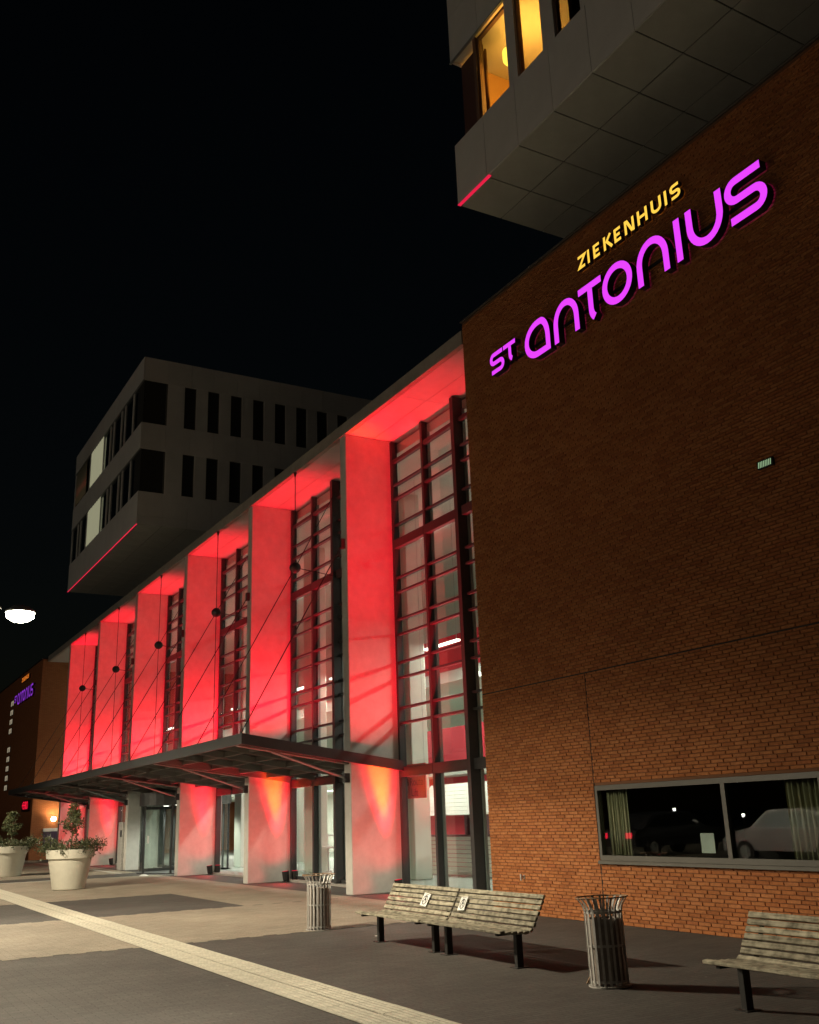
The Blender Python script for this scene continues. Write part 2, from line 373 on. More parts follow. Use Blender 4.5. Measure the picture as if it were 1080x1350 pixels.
def wall_wash(light, eps=.012, p=1.5):
    '''wall-wash lens: narrow across the wall, broad along it'''
    d = light.rotation_quaternion @ Vector((0, 0, -1)); xa = (Vector((1, 0, 0)) - d * d.x).normalized(); za = -d; ya = za.cross(xa)
    light.rotation_quaternion = Matrix((xa, ya, za)).transposed().to_quaternion()
    l = light.data; l.use_nodes = True; t = l.node_tree; e = t.nodes['Emission']
    tc = t.nodes.new('ShaderNodeTexCoord'); sp = t.nodes.new('ShaderNodeSeparateXYZ'); t.links.new(tc.outputs['Normal'], sp.inputs[0])
    sq = t.nodes.new('ShaderNodeMath'); sq.operation = 'MULTIPLY'; t.links.new(sp.outputs[0], sq.inputs[0]); t.links.new(sp.outputs[0], sq.inputs[1])
    s2 = t.nodes.new('ShaderNodeMath'); s2.operation = 'ADD'; s2.inputs[0].default_value = eps; t.links.new(sq.outputs[0], s2.inputs[1])
    pw = t.nodes.new('ShaderNodeMath'); pw.operation = 'POWER'; pw.inputs[1].default_value = -p; t.links.new(s2.outputs[0], pw.inputs[0])
    m = t.nodes.new('ShaderNodeMath'); m.operation = 'MULTIPLY'; m.inputs[1].default_value = .01; t.links.new(pw.outputs[0], m.inputs[0])
    t.links.new(m.outputs[0], e.inputs['Strength'])

# ================================================================== SETTING: ground
g = MB(); g.face([(-400, -300, 0), (300, -300, 0), (300, 400, 0), (-400, 400, 0)])
struct(g.build("ground", PAVD))
def band(x0, x1, y0, y1, name="paving_band", z=.004, jag=True):
    """beige clinker band with a toothed edge along y"""
    L = []; Rr = []; y = y0; k = 0
    while y < y1 - 1e-6:
        y2 = min(y + .21, y1); o = (.0 if k % 2 == 0 else .075) if jag else 0
        L += [(x0 + o, y), (x0 + o, y2)]; Rr += [(x1 + o, y), (x1 + o, y2)]
        y = y2; k += 1
    m = MB()
    for i in range(0, len(L), 2):
        m.face([(L[i][0], L[i][1], z), (Rr[i][0], Rr[i][1], z), (Rr[i+1][0], Rr[i+1][1], z), (L[i+1][0], L[i+1][1], z)])
    return struct(m.build(name, PAVB))
band(-20.0, -14.65, -40, 9.95)
band(-34.9, -25.05, -40, 9.95)
band(-25.05, -20.0, 7.5, 9.95, jag=False)
band(-58.9, -37.2, 5.0, 9.95)
struct(box("paving_strip", KERB, None, -35.15, -34.98, -20, 7.4, -.05, .008))
struct(box("paving_strip", KERB, None, -58.0, -37.3, 9.3, 9.42, -.05, .012))
# raised apron under the portico
struct(box("portico_apron", mat("apron_concrete", (.36, .34, .31), .8, var=.12, vscale=3, bump=.2), None, -58.9, -15.1, 11.2, 11.95, -.1, .055))
# tactile guide strip
gs = MB(); gs.box(-40, 2, 3.985, 4.605, -.05, .005); gso = struct(gs.build("guide_strip", mat("guide_joint", (.10, .09, .075), .9)))
tm = MB(); tm.box(-.1475, .1475, -.1475, .1475, -.02, .010)
for k in range(5):
    y = -.115 + k * .0575
    tm.face([(-.147, y-.017, .0101), (.147, y-.017, .0101), (.147, y-.010, .0185), (-.147, y-.010, .0185)])
    tm.face([(-.147, y-.010, .0185), (.147, y-.010, .0185), (.147, y+.010, .0185), (-.147, y+.010, .0185)])
    tm.face([(-.147, y+.010, .0185), (.147, y+.010, .0185), (.147, y+.017, .0101), (-.147, y+.017, .0101)])
tme = tm.mesh("guide_tile", TILE)
for j, yy in enumerate((4.138, 4.452)):
    for i in range(112):
        t = link("guide_tile", tme, gso, (-35.6 + i * .3, yy, random.uniform(-.0015, .0015)))
        t.rotation_euler = (0, 0, random.uniform(-.006, .006))

# ================================================================== BRICK BUILDING (right)
BX0, BX1, BTOP, BY = -15.05, 1.0, 11.12, 10.13
WX0, WX1, WZ0, WZ1 = -12.13, -6.55, .845, 1.945
bb = empty("brick_building", (BX0, BY, 0))
tag(bb, "tall dark orange brick wall block carrying the large lit sign, behind the benches", "building")
def P(o, parent=bb):
    o.parent = parent
    off = Vector((0, 0, 0)); q = parent
    while q is not None: off += q.location; q = q.parent
    o.location = Vector(o.location) - off; return o
wl = MB()
yb = BY + .012
wl.box(BX0, WX0, yb, yb + .35, 0, BTOP); wl.box(WX1, BX1, yb, yb + .35, 0, BTOP)
wl.box(WX0, WX1, yb, yb + .35, 0, WZ0); wl.box(WX0, WX1, yb, yb + .35, WZ1, BTOP)
wl.box(BX0, BX0 + .35, yb + .35, 26, 0, BTOP); wl.box(BX1 - .35, BX1, yb + .35, 26, 0, BTOP)
wl.box(BX0 + .35, BX1 - .35, 25.6, 26, 0, BTOP); wl.box(BX0, BX1, yb, 26, BTOP, BTOP + .02)
wallo = P(wl.build("wall", MORTAR))
# bricks
PX, PZ, BL, BH = .2195, .0495, .211, .0435
def topx(X, Y, Z):
    d = Vector((X, Y, Z - 1.6)); zz = d.dot(fwd)
    if zz <= .1: return None
    return 540 + 1302.07 * d.dot(right) / zz, 675 + 1302.07 * d.dot(down) / zz, zz
cells = []
nrow = int(BTOP / PZ)
rr = random.Random(3)
for r in range(nrow):
    z0 = r * PZ + .003
    x = BX0 - (r % 2) * PX / 2 - (.055 if r % 4 > 1 else 0)
    while x < BX1:
        a, b = max(x, BX0), min(x + BL, BX1); x += PX
        z1 = z0 + BH
        if b - a < .03: continue
        # joints and openings
        if z0 < 3.62 and abs(a + 12.152) < .012: a += .012
        if abs(z0 + BH / 2 - 3.65) < .0248: z1 -= .014
        if z1 > WZ0 - .005 and z0 < WZ1 + .005:
            if a >= WX0 - .004 and b <= WX1 + .004: continue
            if a < WX0 < b: b = WX0 - .004
            if a < WX1 < b: a = WX1 + .004
        if z0 < 3.62 and a < -12.152 < b:
            for (p, q) in ((a, -12.160), (-12.144, b)):
                if q - p > .02: cells.append((p, q, z0, z1))
            continue
        if b - a > .02: cells.append((a, b, z0, z1))
full = []
rest = MB()
def score(c):
    p = topx((c[0] + c[1]) / 2, BY, (c[2] + c[3]) / 2)
    if p is None or not (4 < p[0] < 1076 and 4 < p[1] < 1346): return 0
    if abs(c[1] - c[0] - BL) > .002 or abs(c[3] - c[2] - BH) > .002: return 0
    u, v = p[0], p[1]
    if u > 925 and v > 1200: return 0            # behind the right bench
    if 755 < u < 830 and v > 1178: return 0      # behind the bin
    if u < 720 and v > 1172: return 0            # behind the double bench
    n = abs(fwd.dot(Vector((0, 1, 0)))) 
    d = Vector(((c[0] + c[1]) / 2, BY, (c[2] + c[3]) / 2 - 1.6)).length
    return (BY / d) / d ** 2
sc_ = sorted(range(len(cells)), key=lambda i: -score(cells[i]))
chosen = set(i for i in sc_[:300] if score(cells[i]) > 0)
def brick_faces(m, a, b, z0, z1, yf, c=.004):
    y1 = BY + .014
    vs = [(a, y1, z0), (b, y1, z0), (b, y1, z1), (a, y1, z1), (a + c, yf, z0 + c), (b - c, yf, z0 + c), (b - c, yf, z1 - c), (a + c, yf, z1 - c)]
    m.raw(vs, [(4, 5, 6, 7), (0, 1, 5, 4), (1, 2, 6, 5), (2, 3, 7, 6), (3, 0, 4, 7)])
bm_ = MB()
y1 = .014
for_yf = 0.0
vs = [(0, .014, 0), (BL, .014, 0), (BL, .014, BH), (0, .014, BH), (.004, 0, .004), (BL - .004, 0, .004), (BL - .004, 0, BH - .004), (.004, 0, BH - .004)]
bm_.raw(vs, [(4, 5, 6, 7), (0, 1, 5, 4), (1, 2, 6, 5), (2, 3, 7, 6), (3, 0, 4, 7)])
bme = bm_.mesh("brick", BRICK)
for i, c in enumerate(cells):
    if i in chosen:
        P(link("brick", bme, None, (c[0], BY + rr.uniform(-.0015, .0015), c[2])), wallo)
    else:
        rest.cr = rr.uniform(.01, 1)
        brick_faces(rest, *c, BY + rr.uniform(-.0015, .0015))
ro = rest.build("brickwork", BRICK, rnd=True); ro['kind'] = 'stuff'; P(ro, wallo)
P(box("coping", mat("coping_metal", (.10, .085, .075), .5, metal=.4), None, BX0 - .03, BX1, BY - .03, BY + .4, BTOP + .02, BTOP + .065, .006))
zj = [c[3] for c in cells if 3.6 < c[3] < 3.72 and c[3] - c[2] < BH - .01][0]
P(box("movement_joint", JOINT, None, BX0, BX1, BY + .006, BY + .0115, zj + .002, zj + .018))
P(box("movement_joint", JOINT, None, -12.158, -12.146, BY + .006, BY + .0115, .003, WZ0 - .03)); P(box("movement_joint", JOINT, None, -12.158, -12.146, BY + .006, BY + .0115, WZ0 + .06, zj))
# the long window
wf = MB()
fy0, fy1 = BY - .012, BY + .07
wf.box(WX0 + .004, WX1 - .004, fy0, fy1, WZ1 - .075, WZ1 - .004); wf.box(WX0 + .004, WX1 - .004, fy0, fy1, WZ0 + .03, WZ0 + .10)
wf.box(WX0 + .004, WX0 + .055, fy0, fy1, WZ0 + .10, WZ1 - .075); wf.box(WX1 - .055, WX1 - .004, fy0, fy1, WZ0 + .10, WZ1 - .075)
win = P(wf.build("window", ALU))
def Q(o): return P(o, win)
for xm in (-9.575, -8.05):
    Q(box("mullion", ALU, None, xm - .035, xm + .035, fy0 - .004, fy1, WZ0 + .10, WZ1 - .075))
Q(box("sill", ALU, None, WX0 - .01, WX1 + .01, BY - .055, BY + .05, WZ0 - .02, WZ0 + .028, .004))
for a, b in ((WX0 + .055, -9.61), (-9.54, -8.085), (-8.015, WX1 - .055)):
    Q(box("pane", glass("room_glass", (.80, .85, .83), 1.5, 1.35), None, a + .002, b - .002, BY + .03, BY + .036, WZ0 + .102, WZ1 - .077))
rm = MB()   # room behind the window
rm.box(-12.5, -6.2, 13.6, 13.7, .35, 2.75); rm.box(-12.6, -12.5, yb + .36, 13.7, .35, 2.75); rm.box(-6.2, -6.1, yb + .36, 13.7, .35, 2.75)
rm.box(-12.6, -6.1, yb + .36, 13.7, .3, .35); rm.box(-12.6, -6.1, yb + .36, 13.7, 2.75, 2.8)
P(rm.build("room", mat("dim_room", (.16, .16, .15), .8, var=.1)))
def curtain(x0, x1, y, z0, z1, m_, label, folds=9, amp=.03, group=None, cat="curtain"):
    n = folds * 6; c = MB(); vs = []; fs = []
    for k in range(n + 1):
        x = x0 + (x1 - x0) * k / n
        yy = y + amp * math.sin(k / 6 * 2 * PI) + amp * .4 * math.sin(k * 1.7)
        vs += [(x, yy, z0), (x, yy + .01 * math.sin(k), z1), (x, yy + .012, z0), (x, yy + .012 + .01 * math.sin(k), z1)]
    for k in range(n):
        a = 4 * k; b = a + 4
        fs += [(a, b, b + 1, a + 1), (a + 2, a + 3, b + 3, b + 2), (a + 1, b + 1, b + 3, a + 3), (a, a + 2, b + 2, b)]
    o = c.raw(vs, fs).build("curtain", m_, smooth=True)
    return tag(o, label, cat, group)
curtain(-12.07, -11.60, BY + .16, .9, 1.93, CURT, "narrow beige curtain at the left end of the long ground-floor window")
curtain(-8.72, -7.3, BY + .16, .9, 1.93, CURT, "wide beige curtain at the right end of the long ground-floor window", 18)
tag(box("paper_notice", WHITE, None, -10.12, -9.88, BY + .048, BY + .050, 1.0, 1.25), "pale paper sheet stuck inside the long ground-floor window", "notice")
# small light louvre high on the wall and small wall hook
lv = empty("wall_light", (-8.15, BY, 5.82)); tag(lv, "small greenish lit louvre high on the dark brick wall", "wall light")
box("housing", BLACK, lv, -.13, .13, -.035, .0, -.055, .055, .004)
GREENL = emit("green_white_glow", (.50, .75, .42), .55)
for k in range(8):
    m = MB(); x = -.105 + k * .0275
    m.raw([(x - .009, -.0375, -.04), (x + .004, -.0375, -.04), (x + .016, -.0375, .04), (x + .003, -.0375, .04), (x - .009, -.0355, -.04), (x + .004, -.0355, -.04), (x + .016, -.0355, .04), (x + .003, -.0355, .04)],
          [(0, 1, 2, 3), (7, 6, 5, 4), (0, 4, 5, 1), (1, 5, 6, 2), (2, 6, 7, 3), (3, 7, 4, 0)])
    m.build("slit", GREENL, lv)
tp = MB(); tp.tube((0, 0, 0), (0, -.07, 0), .012, 8); tp.tube((0, -.07, -.05), (0, -.07, .05), .014, 8); tp.box(-.02, .02, -.01, 0, -.03, .03)
tag(tp.build("wall_tap", GALV, None, loc=(-14.1, BY, .58)), "small metal tap on the brick wall just above the double bench", "tap")

# ------------------------------------------------------------------ lit signs
def ribbon(pts, wd, closed=False):
    n = len(pts); L = []; Rr = []
    for i in range(n):
        p = Vector(pts[i])
        if closed: a = Vector(pts[(i - 1) % n]); b = Vector(pts[(i + 1) % n])
        else: a = Vector(pts[max(i - 1, 0)]); b = Vector(pts[min(i + 1, n - 1)])
        d1 = (p - a).normalized() if (p - a).length > 1e-6 else (b - p).normalized()
        d2 = (b - p).normalized() if (b - p).length > 1e-6 else d1
        n1 = Vector((-d1.y, d1.x)); n2 = Vector((-d2.y, d2.x)); mm = (n1 + n2)
        mm = mm.normalized() if mm.length > 1e-6 else n1
        k = wd / 2 / max(.35, mm.dot(n1))
        L.append(p + mm * k); Rr.append(p - mm * k)
    return L, Rr
def arc(cx, cz, rx, rz, a0, a1, n=10):
    return [(cx + rx * math.cos(R(a0 + (a1 - a0) * k / n)), cz + rz * math.sin(R(a0 + (a1 - a0) * k / n))) for k in range(n + 1)]
def letter(name, strokes, wd, depth, face, side, parent, y0=0):
    m = MB(); e = 0
    for st in strokes:
        closed = st[0] == 'c'; pts = st[1]
        L, Rr = ribbon(pts, wd, closed); n = len(pts); rng = range(n if closed else n - 1)
        yf = y0 + e; yk = y0 + depth; e += .0015
        for i in rng:
            j = (i + 1) % n
            m.mi = 0; m.face([(L[i].x, yf, L[i].y), (Rr[i].x, yf, Rr[i].y), (Rr[j].x, yf, Rr[j].y), (L[j].x, yf, L[j].y)])
            m.mi = 1
            m.face([(L[j].x, yf, L[j].y), (L[j].x, yk, L[j].y), (L[i].x, yk, L[i].y), (L[i].x, yf, L[i].y)])
            m.face([(Rr[i].x, yf, Rr[i].y), (Rr[i].x, yk, Rr[i].y), (Rr[j].x, yk, Rr[j].y), (Rr[j].x, yf, Rr[j].y)])
        if not closed:
            for i in (0, n - 1):
                m.face([(L[i].x, yf, L[i].y), (L[i].x, yk, L[i].y), (Rr[i].x, yk, Rr[i].y), (Rr[i].x, yf, Rr[i].y)])
    return m.build(name, [face, side], parent)
def S_shape(x0, x1, z0, z1, slant=0):
    r = (z1 - z0) / 4; zc = (z0 + z1) / 2
    rx = min(r * 1.0, (x1 - x0) * .42)
    return [(x1, z1), (x0 + rx, z1)] + arc(x0 + rx, z1 - r, rx, r, 90, 270, 12) + [(x1 - rx, zc)] + arc(x1 - rx, zc - r, rx, r, 90, -90, 12) + [(x0, z0)]
def big_letters():
    h = .0575; zb, zt = 9.24 + h, 9.94 - h; W_ = .118
    out = []
    out.append(('S', [('o', S_shape(-13.90, -13.53, 9.465 + .04, 9.89 - .04))], .085))
    out.append(('T', [('o', [(-13.50, 9.85), (-13.12, 9.85)]), ('o', [(-13.30, 9.812), (-13.30, 9.64)] + arc(-13.21, 9.64, .09, .10, 180, 250, 6))], .085))
    xl, xr = -12.84 + h, -12.12 - h
    a = [(xr, zb), (xl + .30, zb)] + arc(xl + .30, zb + .27, .30, .27, 270, 180, 8)[1:] + arc(xl + .36, zt - .30, .36, .30, 180, 90, 8) + arc(xr - .20, zt - .34, .20, .34, 90, 0, 8)[1:]
    out.append(('A', [('c', a)], W_))
    def arch(x0, x1):
        c = (x0 + x1) / 2; rx = (x1 - x0) / 2
        return [(x0, 9.24), (x0, zt - .33)] + arc(c, zt - .33, rx, .33, 180, 0, 16)[1:-1] + [(x1, zt - .33), (x1, 9.24)]
    out.append(('N', [('o', arch(-12.0 + h, -11.33 - h))], W_))
    out.append(('T', [('o', [(-11.30, 9.865), (-10.72, 9.865)]), ('o', [(-11.01, 9.812), (-11.01, 9.45)] + arc(-10.86, 9.45, .15, .20, 180, 240, 6)[1:])], W_))
    out.append(('O', [('c', arc(-10.36, (zb + zt) / 2, .35 - h, (zt - zb) / 2, 0, 360 * 31 / 32, 31))], W_))
    out.append(('N', [('o', arch(-9.90 + h, -9.22 - h))], W_))
    out.append(('I', [('o', [(-9.005, 9.24), (-9.005, 9.94)])], W_))
    def cup(x0, x1):
        c = (x0 + x1) / 2; rx = (x1 - x0) / 2
        return [(x0, 9.94), (x0, zb + .33)] + arc(c, zb + .33, rx, .33, 180, 360, 16)[1:-1] + [(x1, zb + .33), (x1, 9.94)]
    out.append(('U', [('o', cup(-8.82 + h, -8.13 - h))], W_))
    out.append(('S', [('o', S_shape(-8.02, -7.43, zb, zt))], W_))
    return out
def small_letters():
    z0, z1 = 10.315, 10.565; out = []; W_ = .052; zm = (z0 + z1) / 2; h = W_ / 2
    def E_(x): return [('o', [(x + .13, z1 - h), (x, z1 - h), (x, z0 + h), (x + .13, z0 + h)]), ('o', [(x + .027, zm), (x + .11, zm)])]
    out.append(('Z', [('o', [(-11.28, z1 - h), (-11.10, z1 - h), (-11.26, z0 + h), (-11.11, z0 + h)])]))
    out.append(('I', [('o', [(-11.01, z0), (-11.01, z1)])]))
    out.append(('E', E_(-10.86)))
    out.append(('K', [('o', [(-10.60, z0), (-10.60, z1)]), ('o', [(-10.45, z1), (-10.565, zm)]), ('o', [(-10.55, zm + .02), (-10.43, z0)])]))
    out.append(('E', E_(-10.34)))
    out.append(('N', [('o', [(-10.09, z0), (-10.09, z1)]), ('o', [(-10.065, z1 - .01), (-9.945, z0 + .01)]), ('o', [(-9.92, z0), (-9.92, z1)])]))
    out.append(('H', [('o', [(-9.79, z0), (-9.79, z1)]), ('o', [(-9.764, zm), (-9.646, zm)]), ('o', [(-9.62, z0), (-9.62, z1)])]))
    out.append(('U', [('o', [(-9.48, z1), (-9.48, z0 + .09)] + arc(-9.395, z0 + .09, .085, .09 - h, 180, 360, 8)[1:-1] + [(-9.31, z0 + .09), (-9.31, z1)])]))
    out.append(('I', [('o', [(-9.19, z0), (-9.19, z1)])]))
    out.append(('S', [('o', S_shape(-9.07, -8.91, z0 + h, z1 - h))]))
    return out
BOXS = mat("letter_side", (.05, .03, .045), .5)
sg = empty("hospital_name_sign", (0, BY - .15, 0)); tag(sg, "large magenta glowing letters on the dark brick wall", "sign")
for n_, st, wd in big_letters():
    letter("letter", st, wd, .13, MAGENTA, BOXS, sg)
dt = MB(); dt.tube((-13.06, -.0, 9.60), (-13.06, .13, 9.60), .014, 8); dt.build("stud", GALV, sg)
rb = MB(); rb.box(-13.5, -7.5, .131, .149, 9.55, 9.60); rb.build("mounting_rail", BLACK, sg)
sg2 = empty("hospital_word_sign", (0, BY - .10, 0)); tag(sg2, "small yellow glowing capitals above the magenta letters on the brick wall", "sign")
for n_, st in small_letters():
    letter("letter", st, .05, .08, YELLOW, BOXS, sg2)
rb = MB(); rb.box(-11.2, -9.0, .081, .099, 10.42, 10.45); rb.build("mounting_rail", BLACK, sg2)

# ================================================================== ENTRANCE BUILDING
FX = [-20.45, -26.80, -33.12, -39.72, -46.26, -52.75]; FT = .33
FY0, GY, RZ, RT, EX0 = 10.13, 11.46, 10.68, 10.99, -58.95
eb = empty("entrance_building", (-37, 11, 0)); tag(eb, "entrance hall with tall red-lit concrete fins under a flat roof", "building")
def PE(o): return P(o, eb)
finm = MB(); finm.cbox(-FT, 0, 0, GY + .12 - FY0, 0, RZ - .003, .012)
fme = finm.mesh("fin", CONC)
for i, x in enumerate(FX):
    PE(link("fin", fme, None, (x, FY0, .0)))
# formwork holes low on the fins are too small to build; roof in fascia panels
xs = [EX0] + [x - FT / 2 for x in reversed(FX)] + [BX0 - .004]
fx = []
for a, b in zip(xs[:-1], xs[1:]): fx += [(a, (a + b) / 2), ((a + b) / 2, b)]
for a, b in fx:
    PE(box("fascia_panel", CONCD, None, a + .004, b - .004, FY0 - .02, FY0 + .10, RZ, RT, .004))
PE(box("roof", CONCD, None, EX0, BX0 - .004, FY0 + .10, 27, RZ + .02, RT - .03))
for k, (a, b) in enumerate(fx):
    for j in range(2):
        y0 = FY0 + .10 + j * .68
        PE(box("soffit_panel", SOFF, None, a + .006, b - .006, y0 + .004, y0 + .676, RZ, RZ + .03))
# hall interior
hall = MB()
hall.box(EX0, BX0 - .01, GY + .04, 22, -.1, .03)
PE(hall.build("hall_floor", IFLOOR))
PE(box("hall_back_wall", IWHITE, None, EX0, BX0 - .01, 22, 22.2, 0, RZ))
PE(box("hall_ceiling", IWHITE, None, EX0, BX0 - .01, GY + .15, 22.2, RZ - .28, RZ - .03))
PE(box("gallery_floor", IWHITE, None, EX0, BX0 - .01, 16.5, 22, 5.55, 5.9))
PE(box("gallery_floor", IWHITE, None, EX0, BX0 - .01, 16.5, 22, 2.75, 3.1))
for (zz0, zz1) in ((3.1, 4.15), (5.9, 6.95)):
    PE(box("balustrade_panel", IRED, None, -33, BX0 - .01, 16.42, 16.48, zz0, zz1))
for x in (-23.55, -29.9, -36.3, -42.8, -49.4):
    PE(box("hall_column", IWHITE, None, x - .35, x + .35, 13.3, 13.8, .03, RZ - .28, .02))
PE(box("added_white_wall", IWHITE, None, -41.5, -35.0, 16.2, 16.35, .03, 2.7))  # white wall added so the door bay reads brighter
PE(box("red_partition", IRED, None, -31.5, -25.6, 17.4, 17.55, .03, 2.74))
PE(box("red_partition", IRED, None, -21.3, -20.4, 19.0, 19.2, 3.1, RZ - .3))
PE(box("red_partition", IRED, None, -26.0, -24.4, 19.0, 19.2, 5.9, RZ - .3))
# ceiling lights (fixtures that give the hall its light)
cl_me = MB().box(-.9, .9, -.06, .06, -.05, 0).mesh("ceiling_light", INTL)
n_cl = 0
spots_cl = [(x, y, z) for x in (-17.6, -20.6, -23.6, -26.8, -30, -33.2, -36.4, -39.8, -43, -46.5, -50, -53.5) for (y, z) in ((14.6, 6.2), (18.6, 5.549), (18.6, 2.749))]
order = ["hung in the tall hall", "under the upper gallery", "under the lower gallery"]
for (x, y, z) in spots_cl:
    o = link("ceiling_light", cl_me, None, (x, y, z))
    if z > 6:
        m = MB(); m.tube((-.8, 0, .001), (-.8, 0, RZ - .28 - z), .006, 4); m.tube((.8, 0, .001), (.8, 0, RZ - .28 - z), .006, 4); m.build("wires", GALV, o)
    w_ = order[0 if z > 6 else 1 if z > 3 else 2]; n_cl += 1
    tag(o, "light strip %s, %s from the brick wall" % (w_, ["first", "second", "third", "fourth", "fifth", "sixth", "seventh", "eighth", "ninth", "tenth", "eleventh", "twelfth"][(n_cl - 1) // 3]), "ceiling light", "hall ceiling lights " + w_)
HC = (1.0, .97, .84)
for x in (-18.5, -23.6, -30, -36.4, -42.8, -49.5):
    a = area("hall_light", (x, 14.6, 6.12), 1.8, .5, 250, HC)
    a = area("hall_top_fill", (x, 15.5, RZ - .36), 3.0, 2.0, 35, HC)  # fill light added under the ceiling, has no fixture
for x in (-17.5, -22, -27, -33, -38.5, -46):
    a = area("gallery_light", (x, 18.8, 2.68), 2.0, 1.0, 420, HC)

# curtain walls, one per bay
MUL = STEEL
transoms = [9.47, 9.11, 8.43, 8.05, 7.11, 6.755, 6.09, 5.73, 5.07, 4.71, 4.01, 3.665]
bay_lab = ["between the brick wall and the first red fin", "between the first and second red fins from the brick wall", "between the second and third red fins from the brick wall",
           "above the revolving door between third and fourth red fins", "between the fourth and fifth red fins, mostly hidden", "between the fifth and sixth red fins, mostly hidden"]
def mullion_mesh(z0, z1, wd, dp):
    m = MB(); m.box(-wd / 2, wd / 2, -dp, .06, z0, z1); return m.mesh("mullion", MUL)
mm_thin = mullion_mesh(.06, RZ - .04, .085, .10); mm_thick = mullion_mesh(.06, RZ - .04, .13, .20); mm_up = mullion_mesh(2.70, RZ - .04, .085, .10)
mm_tk_up = mullion_mesh(2.70, RZ - .04, .13, .20)
right_edges = [BX0 - .06] + [x - FT - .004 for x in FX[:5]]
pane_cache = {}
def pane_me(wd, h):
    k = (round(wd, 3), round(h, 3))
    if k not in pane_cache: pane_cache[k] = MB().box(0, wd, 0, .012, 0, h).mesh("pane", GLASS)
    return pane_cache[k]
for bi in range(6):
    xl, xr = FX[bi] + .006, right_edges[bi]
    cw = empty("glass_curtain_wall", (xl, GY, 0)); tag(cw, "tall dark-framed glass curtain wall " + bay_lab[bi], "glazing", "glazed bays of the entrance hall")
    xsm = [xl + .045] + [FX[bi] + 1.55 * k for k in (1, 2, 3)] + [xr - .05]
    door = bi == 3 or bi == 2 and False
    door = (bi == 3)
    for k, x in enumerate(xsm):
        me = (mm_tk_up if k == 2 else mm_up) if (bi == 2 and k in (1, 2, 3)) else (mm_thick if k == 2 else mm_thin)
        o = link("mullion", me, None, (x, GY, 0)); P(o, cw)
    zs = [RZ - .06] + transoms
    tr = [(10.10, .09), (9.47, .05), (9.11, .05), (8.43, .05), (7.945, .21), (7.11, .05), (6.755, .05), (6.09, .05), (5.73, .05), (5.07, .05), (4.71, .05), (4.01, .05), (3.665, .05), (2.57, .22)]
    if bi != 2: tr.append((.10, .08))
    for k in range(4):
        a, b = xsm[k] + (.066 if k == 2 else .044), xsm[k + 1] - (.066 if k == 1 else .044)
        if b - a < .1: continue
        prev = RZ - .05
        for (z, h) in tr:
            dp = .075 if h < .15 else .11
            P(box("transom", MUL, None, a, b, GY - dp, GY + .03, z - h / 2, z + h / 2), cw)
            P(link("pane", pane_me(b - a - .004, prev - (z + h / 2) - .004), None, (a + .002, GY + .012, z + h / 2 + .002)), cw)
            prev = z - h / 2
    # pale vertical glazing beads catch the light inside
    for k in (1, 2, 3):
        if bi < 3: P(box("glazing_bead", ALUL, None, xsm[k] + .07, xsm[k] + .10, GY + .035, GY + .10, .1 if bi < 2 else 2.7, RZ - .3), cw)

# ------------------------------------------------------------------ revolving door in the third bay
rd = empty("revolving_door", (-36.35, 11.35, 0)); tag(rd, "dark framed glass revolving entrance door under the canopy", "door")
m = MB(); m.lathe([(0, 2.25), (1.62, 2.25), (1.62, 2.68), (0, 2.68)], 32); m.build("drum_head", STEEL, rd)
for k in range(8):
    t = 2 * PI * k / 8 + .2
    m = MB(); m.tube((1.57 * math.cos(t), 1.57 * math.sin(t), .03), (1.57 * math.cos(t), 1.57 * math.sin(t), 2.25), .04, 6); m.build("post", STEEL, rd)
for k in range(8):
    if k in (3, 7): continue
    t0 = 2 * PI * k / 8 + .23; t1 = 2 * PI * (k + 1) / 8 + .17
    m = MB()
    for j in range(4):
        a, b = t0 + (t1 - t0) * j / 4, t0 + (t1 - t0) * (j + 1) / 4
        m.face([(1.57 * math.cos(a), 1.57 * math.sin(a), .08), (1.57 * math.cos(b), 1.57 * math.sin(b), .08), (1.57 * math.cos(b), 1.57 * math.sin(b), 2.24), (1.57 * math.cos(a), 1.57 * math.sin(a), 2.24)])
    m.build("pane", GLASS, rd)
for k in range(3):
    t = 2 * PI * k / 3 + .5
    c, s = math.cos(t), math.sin(t)
    m = MB()
    for r0, r1, z0, z1 in ((.04, 1.5, .06, .16), (.04, 1.5, 2.12, 2.22), (.04, .10, .16, 2.12), (1.44, 1.5, .16, 2.12)):
        n_ = Vector((-s, c, 0)) * .025; p0 = Vector((c * r0, s * r0, 0)); p1 = Vector((c * r1, s * r1, 0))
        vs = [p0 - n_ + Vector((0, 0, z0)), p1 - n_ + Vector((0, 0, z0)), p1 + n_ + Vector((0, 0, z0)), p0 + n_ + Vector((0, 0, z0)), p0 - n_ + Vector((0, 0, z1)), p1 - n_ + Vector((0, 0, z1)), p1 + n_ + Vector((0, 0, z1)), p0 + n_ + Vector((0, 0, z1))]
        m.raw(vs, [(0,3,2,1),(4,5,6,7),(0,1,5,4),(1,2,6,5),(2,3,7,6),(3,0,4,7)])
    lf = m.build("door_leaf", STEEL, rd)
    g_ = MB(); g_.face([(c * .11, s * .11, .17), (c * 1.43, s * 1.43, .17), (c * 1.43, s * 1.43, 2.11), (c * .11, s * .11, 2.11)]); g_.build("pane", GLASS, lf)
m = MB(); m.tube((0, 0, .03), (0, 0, 2.25), .035, 8); m.build("spindle", STEEL, rd)
for (dx, dy) in ((-.75, -.5), (.75, -.5), (0, .8)):  # drum lights added to brighten the lower fourth fin
    m = MB(); m.lathe([(0, 2.238), (.09, 2.238), (.10, 2.249)], 14, (dx, dy, 0)); m.build("added_downlight", INTL, rd)
    spot("added_door_spot", (-36.35 + dx, 11.35 + dy, 2.2), (-36.35 + dx - .4, 11.35 + dy - .1, 0), 160, HC, 150, .6, .06)
